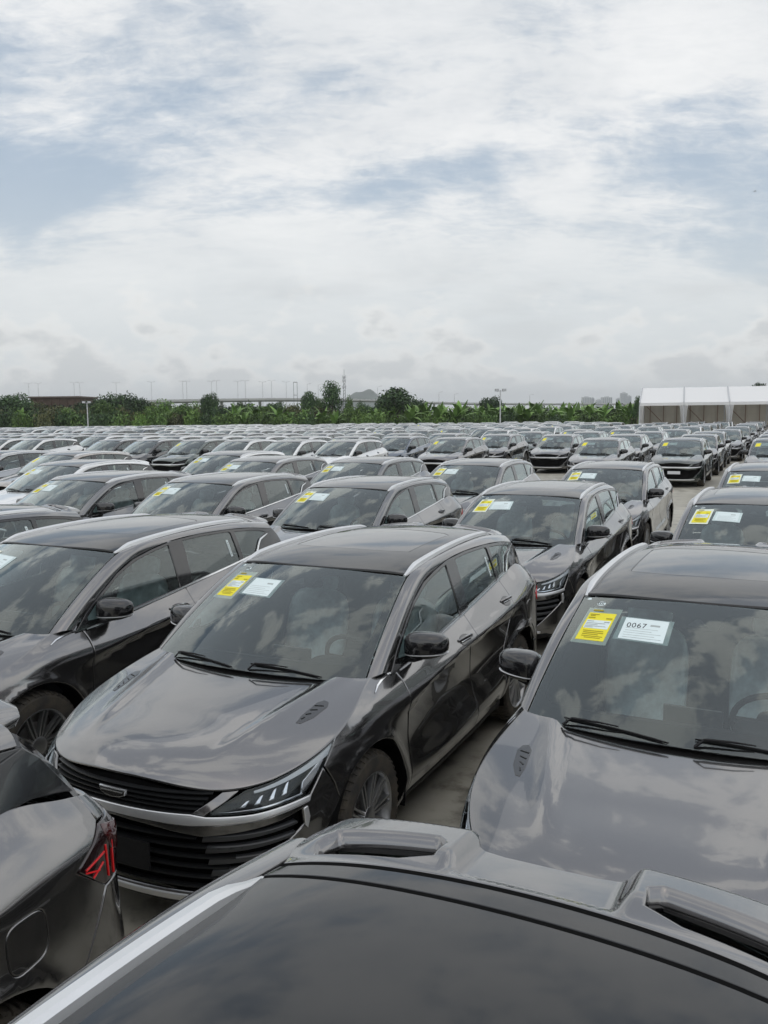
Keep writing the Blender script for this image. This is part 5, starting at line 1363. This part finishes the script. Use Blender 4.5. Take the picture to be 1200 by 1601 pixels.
# hill and far towers
def hill():
    a = site(572, 611, 2600); md = MD(); n = 40; V = []; F = []
    w = 150
    for i in range(n + 1):
        for j in range(9):
            u = (i / n - .5) * 2; v = (j / 8 - .5) * 2; hh = a.z * max(0, (1 - abs(u) ** 2.2)) ** 1.1 * (1 - v * v) * (1 + .10 * math.sin(u * 7 + 1) + .05 * math.sin(u * 19)) * (1 - .28 * (u > -.15) * (u + .15))
            V.append((u * w, v * 120, hh))
    for i in range(n):
        for j in range(8): k = i * 9 + j; F.append((k, k + 9, k + 10, k + 1))
    md.add(V, F); md.sharp = 80; o = md_obj('hill', md, 'hill_green', None, (a.x, a.y, -.5)); tag(o, kind='structure')
hill()
def tower(px0, px1, vtop, depth, label, floors=12, cols=5):
    a, b = site(px0, vtop, depth), site(px1, vtop, depth); w = b.x - a.x; h = a.z; r = obj('apartment_tower', None, None, ((a.x + b.x) / 2, depth, -.06)); tag(r, label, 'building', 'distant apartment towers on the skyline')
    md_obj('wall', box(-w / 2, w / 2, 0, w * .8, 0, h), 'tower_wall', r); md_obj('roof_house', box(-w * .2, w * .22, w * .2, w * .6, h + .01, h + h * .05), 'tower_wall', r)
    for c in range(cols): x = -w / 2 + (c + .5) * w / cols; md_obj('window_column', box(x - w / cols * .27, x + w / cols * .27, -.25, -.01, h * .06, h * .97), 'tower_window', r)
for i, (p0, p1, vt, dp, lab) in enumerate([(911, 924, 621, 1500, 'distant pale apartment tower, leftmost beyond the banana plants'), (924.5, 929, 622, 1520, 'slim distant tower touching the leftmost one'), (932, 941, 625, 1650, 'low distant tower in the gap between the two taller pairs'), (942, 957, 621, 1500, 'wide distant apartment tower in the middle of the group'), (964, 971, 623, 1560, 'short distant tower left of the tallest'), (971, 981, 614.5, 1500, 'tallest distant apartment tower'), (981, 987, 619, 1540, 'distant tower right of the tallest')]): tower(p0, p1, vt, dp, lab)

# white marquee at right
def marquee():
    d = TENT_Y; e0 = site(1000, 630, d); ang = R(-19.5); bw = (site(1067, 630, d).x - e0.x) * .97; eave = site(1100, 629, d).z; ridge = site(1100, 606, d + 5).z; dep = 10.0
    # the eave faces the camera; ends of the row run off the right edge
    for k in range(5):
        x0 = e0.x + bw * k * math.cos(ang); r = obj('marquee', None, None, (x0, d + bw * k * math.sin(ang), 0), ang); tag(r, 'white marquee bay with open front, %s from the left' % ordw(k), 'marquee', 'white marquee bays at the right')
        roof_ = MD(); n = 8
        for i in range(n + 1):
            t = i / n; sag = -.06 * math.sin(math.pi * t)
            roof_.V += [(bw * t + (.02 if i == 0 else -.02 if i == n else 0), -.15, eave + sag * .3), (bw * t, dep * .25, eave + (ridge - eave) * .5 + sag), (bw * t, dep * .5, ridge + sag * .4), (bw * t, dep * .75, eave + (ridge - eave) * .5 + sag), (bw * t, dep + .15, eave)]
        for i in range(n):
            for q in range(4): a = i * 5 + q; roof_.F.append((a, a + 5, a + 6, a + 1))
        roof_.M = [0] * len(roof_.F); roof_.sharp = 30; rf = md_obj('roof', roof_, 'tent_white', r)
        val = loft([[(bw * t, -.16 - .015 * math.sin(t * 40), z) for z in (eave - .30, eave - .0)] for t in np.linspace(.004, .996, 30)], False, False); md_obj('valance', val, 'tent_white', rf)
        rp_ = [(x, y, z) for x, y, z in ((0, -.1, eave), (0, dep * .5, ridge - .02), (0, dep + .1, eave))]
        md_obj('rafter', sweep([(.0, y, z - .12) for _, y, z in rp_], [(-.06, -.06), (.06, -.06), (.06, .06), (-.06, .06)], up=(1, 0, 0)), 'galvanised', r)
        for y in (-.08, dep): md_obj('post', box(-.06, .06, y - .06, y + .06, 0, eave - .15), 'galvanised', r)
        md_obj('back_wall', loft([[(bw * t, dep + .03 * math.sin(t * 30), z) for z in (.02, eave)] for t in np.linspace(.004, .996, 20)], False, False), 'tent_wall', r)
        for q in range(3): x = bw * (q + .5) / 3; md_obj('wall_post', box(x - .04, x + .04, dep - .22, dep - .14, 0, eave - .1), 'tent_steel', r)
        md_obj('wall_brace', sweep([(.3, dep - .3, eave - .3), (bw * .6, dep - .3, .8)], circ(.04, 6), up=(0, 1, 0)), 'tent_steel', r)
        # gathered curtains at both posts
        for s in (0, 1):
            rows_ = []
            for z, wd in ((eave - .28, .34), (eave - .7, .27), (1.9, .20), (1.3, .17), (.7, .21), (.05, .26)):
                ring = []
                for q in range(16):
                    t = q / 15; x = t * wd if s == 0 else bw - t * wd; ring.append((x + (.07 if s == 0 else -.07), -.14 + .07 * math.sin(t * 28) - .03, z))
                rows_.append(ring)
            md_obj('curtain', loft(rows_, False, False), 'tent_white', r)
        md_obj('roof_strap', sweep([(0, -.16, eave + .02), (0, dep * .25, eave + (ridge - eave) * .5 + .03), (0, dep * .5, ridge + .03), (0, dep + .1, eave + .02)], [(-.07, -.01), (.07, -.01), (.07, .02), (-.07, .02)], up=(0, -.3, 1)), 'galvanised', rf)
        if k == 0: md_obj('end_wall', loft([[(.02, y, z) for z in (.02, eave + (ridge - eave) * (1 - abs(y / dep - .5) * 2) - .1)] for y in np.linspace(0, dep, 12)], False, False), 'tent_white', r)
marquee()
# small aeroplane far off at the right
def plane():
    p = site(1180, 299, 3200); r = obj('aeroplane', None, None, p, R(70)); tag(r, 'tiny dark aeroplane in the sky at the right edge', 'aeroplane')
    md_obj('fuselage', sweep([(-11, 0, .6), (-8, 0, .3), (0, 0, 0), (8, 0, 0), (11, 0, -.2)], circ(1.3, 10), up=(0, 0, 1), scale=[.25, .8, 1, 1, .3]), 'plane_white', r)
    for s in (-1, 1):
        md_obj('wing', loft([[(x + a, s * y, z + b) for a, b in ((-1.6 * k, 0), (0, .25), (1.6 * k, 0), (0, -.15))] for x, y, z, k in ((.5, 1.0, -.5, 1.2), (-2.8, 11, .4, .4))]), 'plane_white', r)
        md_obj('tailplane', loft([[(x + a, s * y, z + b) for a, b in ((-1 * k, 0), (0, .12), (1 * k, 0), (0, -.1))] for x, y, z, k in ((-9.8, .5, .7, 1), (-11, 4, .8, .4))]), 'plane_white', r)
    md_obj('tail_fin', loft([[(x + a, b, z) for a, b in ((-1.4 * k, 0), (0, .15), (1.4 * k, 0), (0, -.15))] for x, z, k in ((-9.2, .8, 1), (-11.3, 4.6, .5))]), 'plane_white', r)
plane()

# ------------------------------------------------------------------ humid air
def haze():
    md = box(-4000, 4000, -600, 5000, -1.5, 118); o = md_obj('haze', md, 'haze'); tag(o, kind='stuff'); o.display_type = 'WIRE'
m_, nt_, b_ = new_mat('haze'); nt_.nodes.remove(b_)
pv = nt_.nodes.new('ShaderNodeVolumePrincipled'); pv.inputs['Color'].default_value = (0.95, 0.97, 0.99, 1); pv.inputs['Density'].default_value = 0.00024; pv.inputs['Anisotropy'].default_value = 0.2
nt_.links.new(pv.outputs[0], nt_.nodes['Material Output'].inputs['Volume'])
haze()
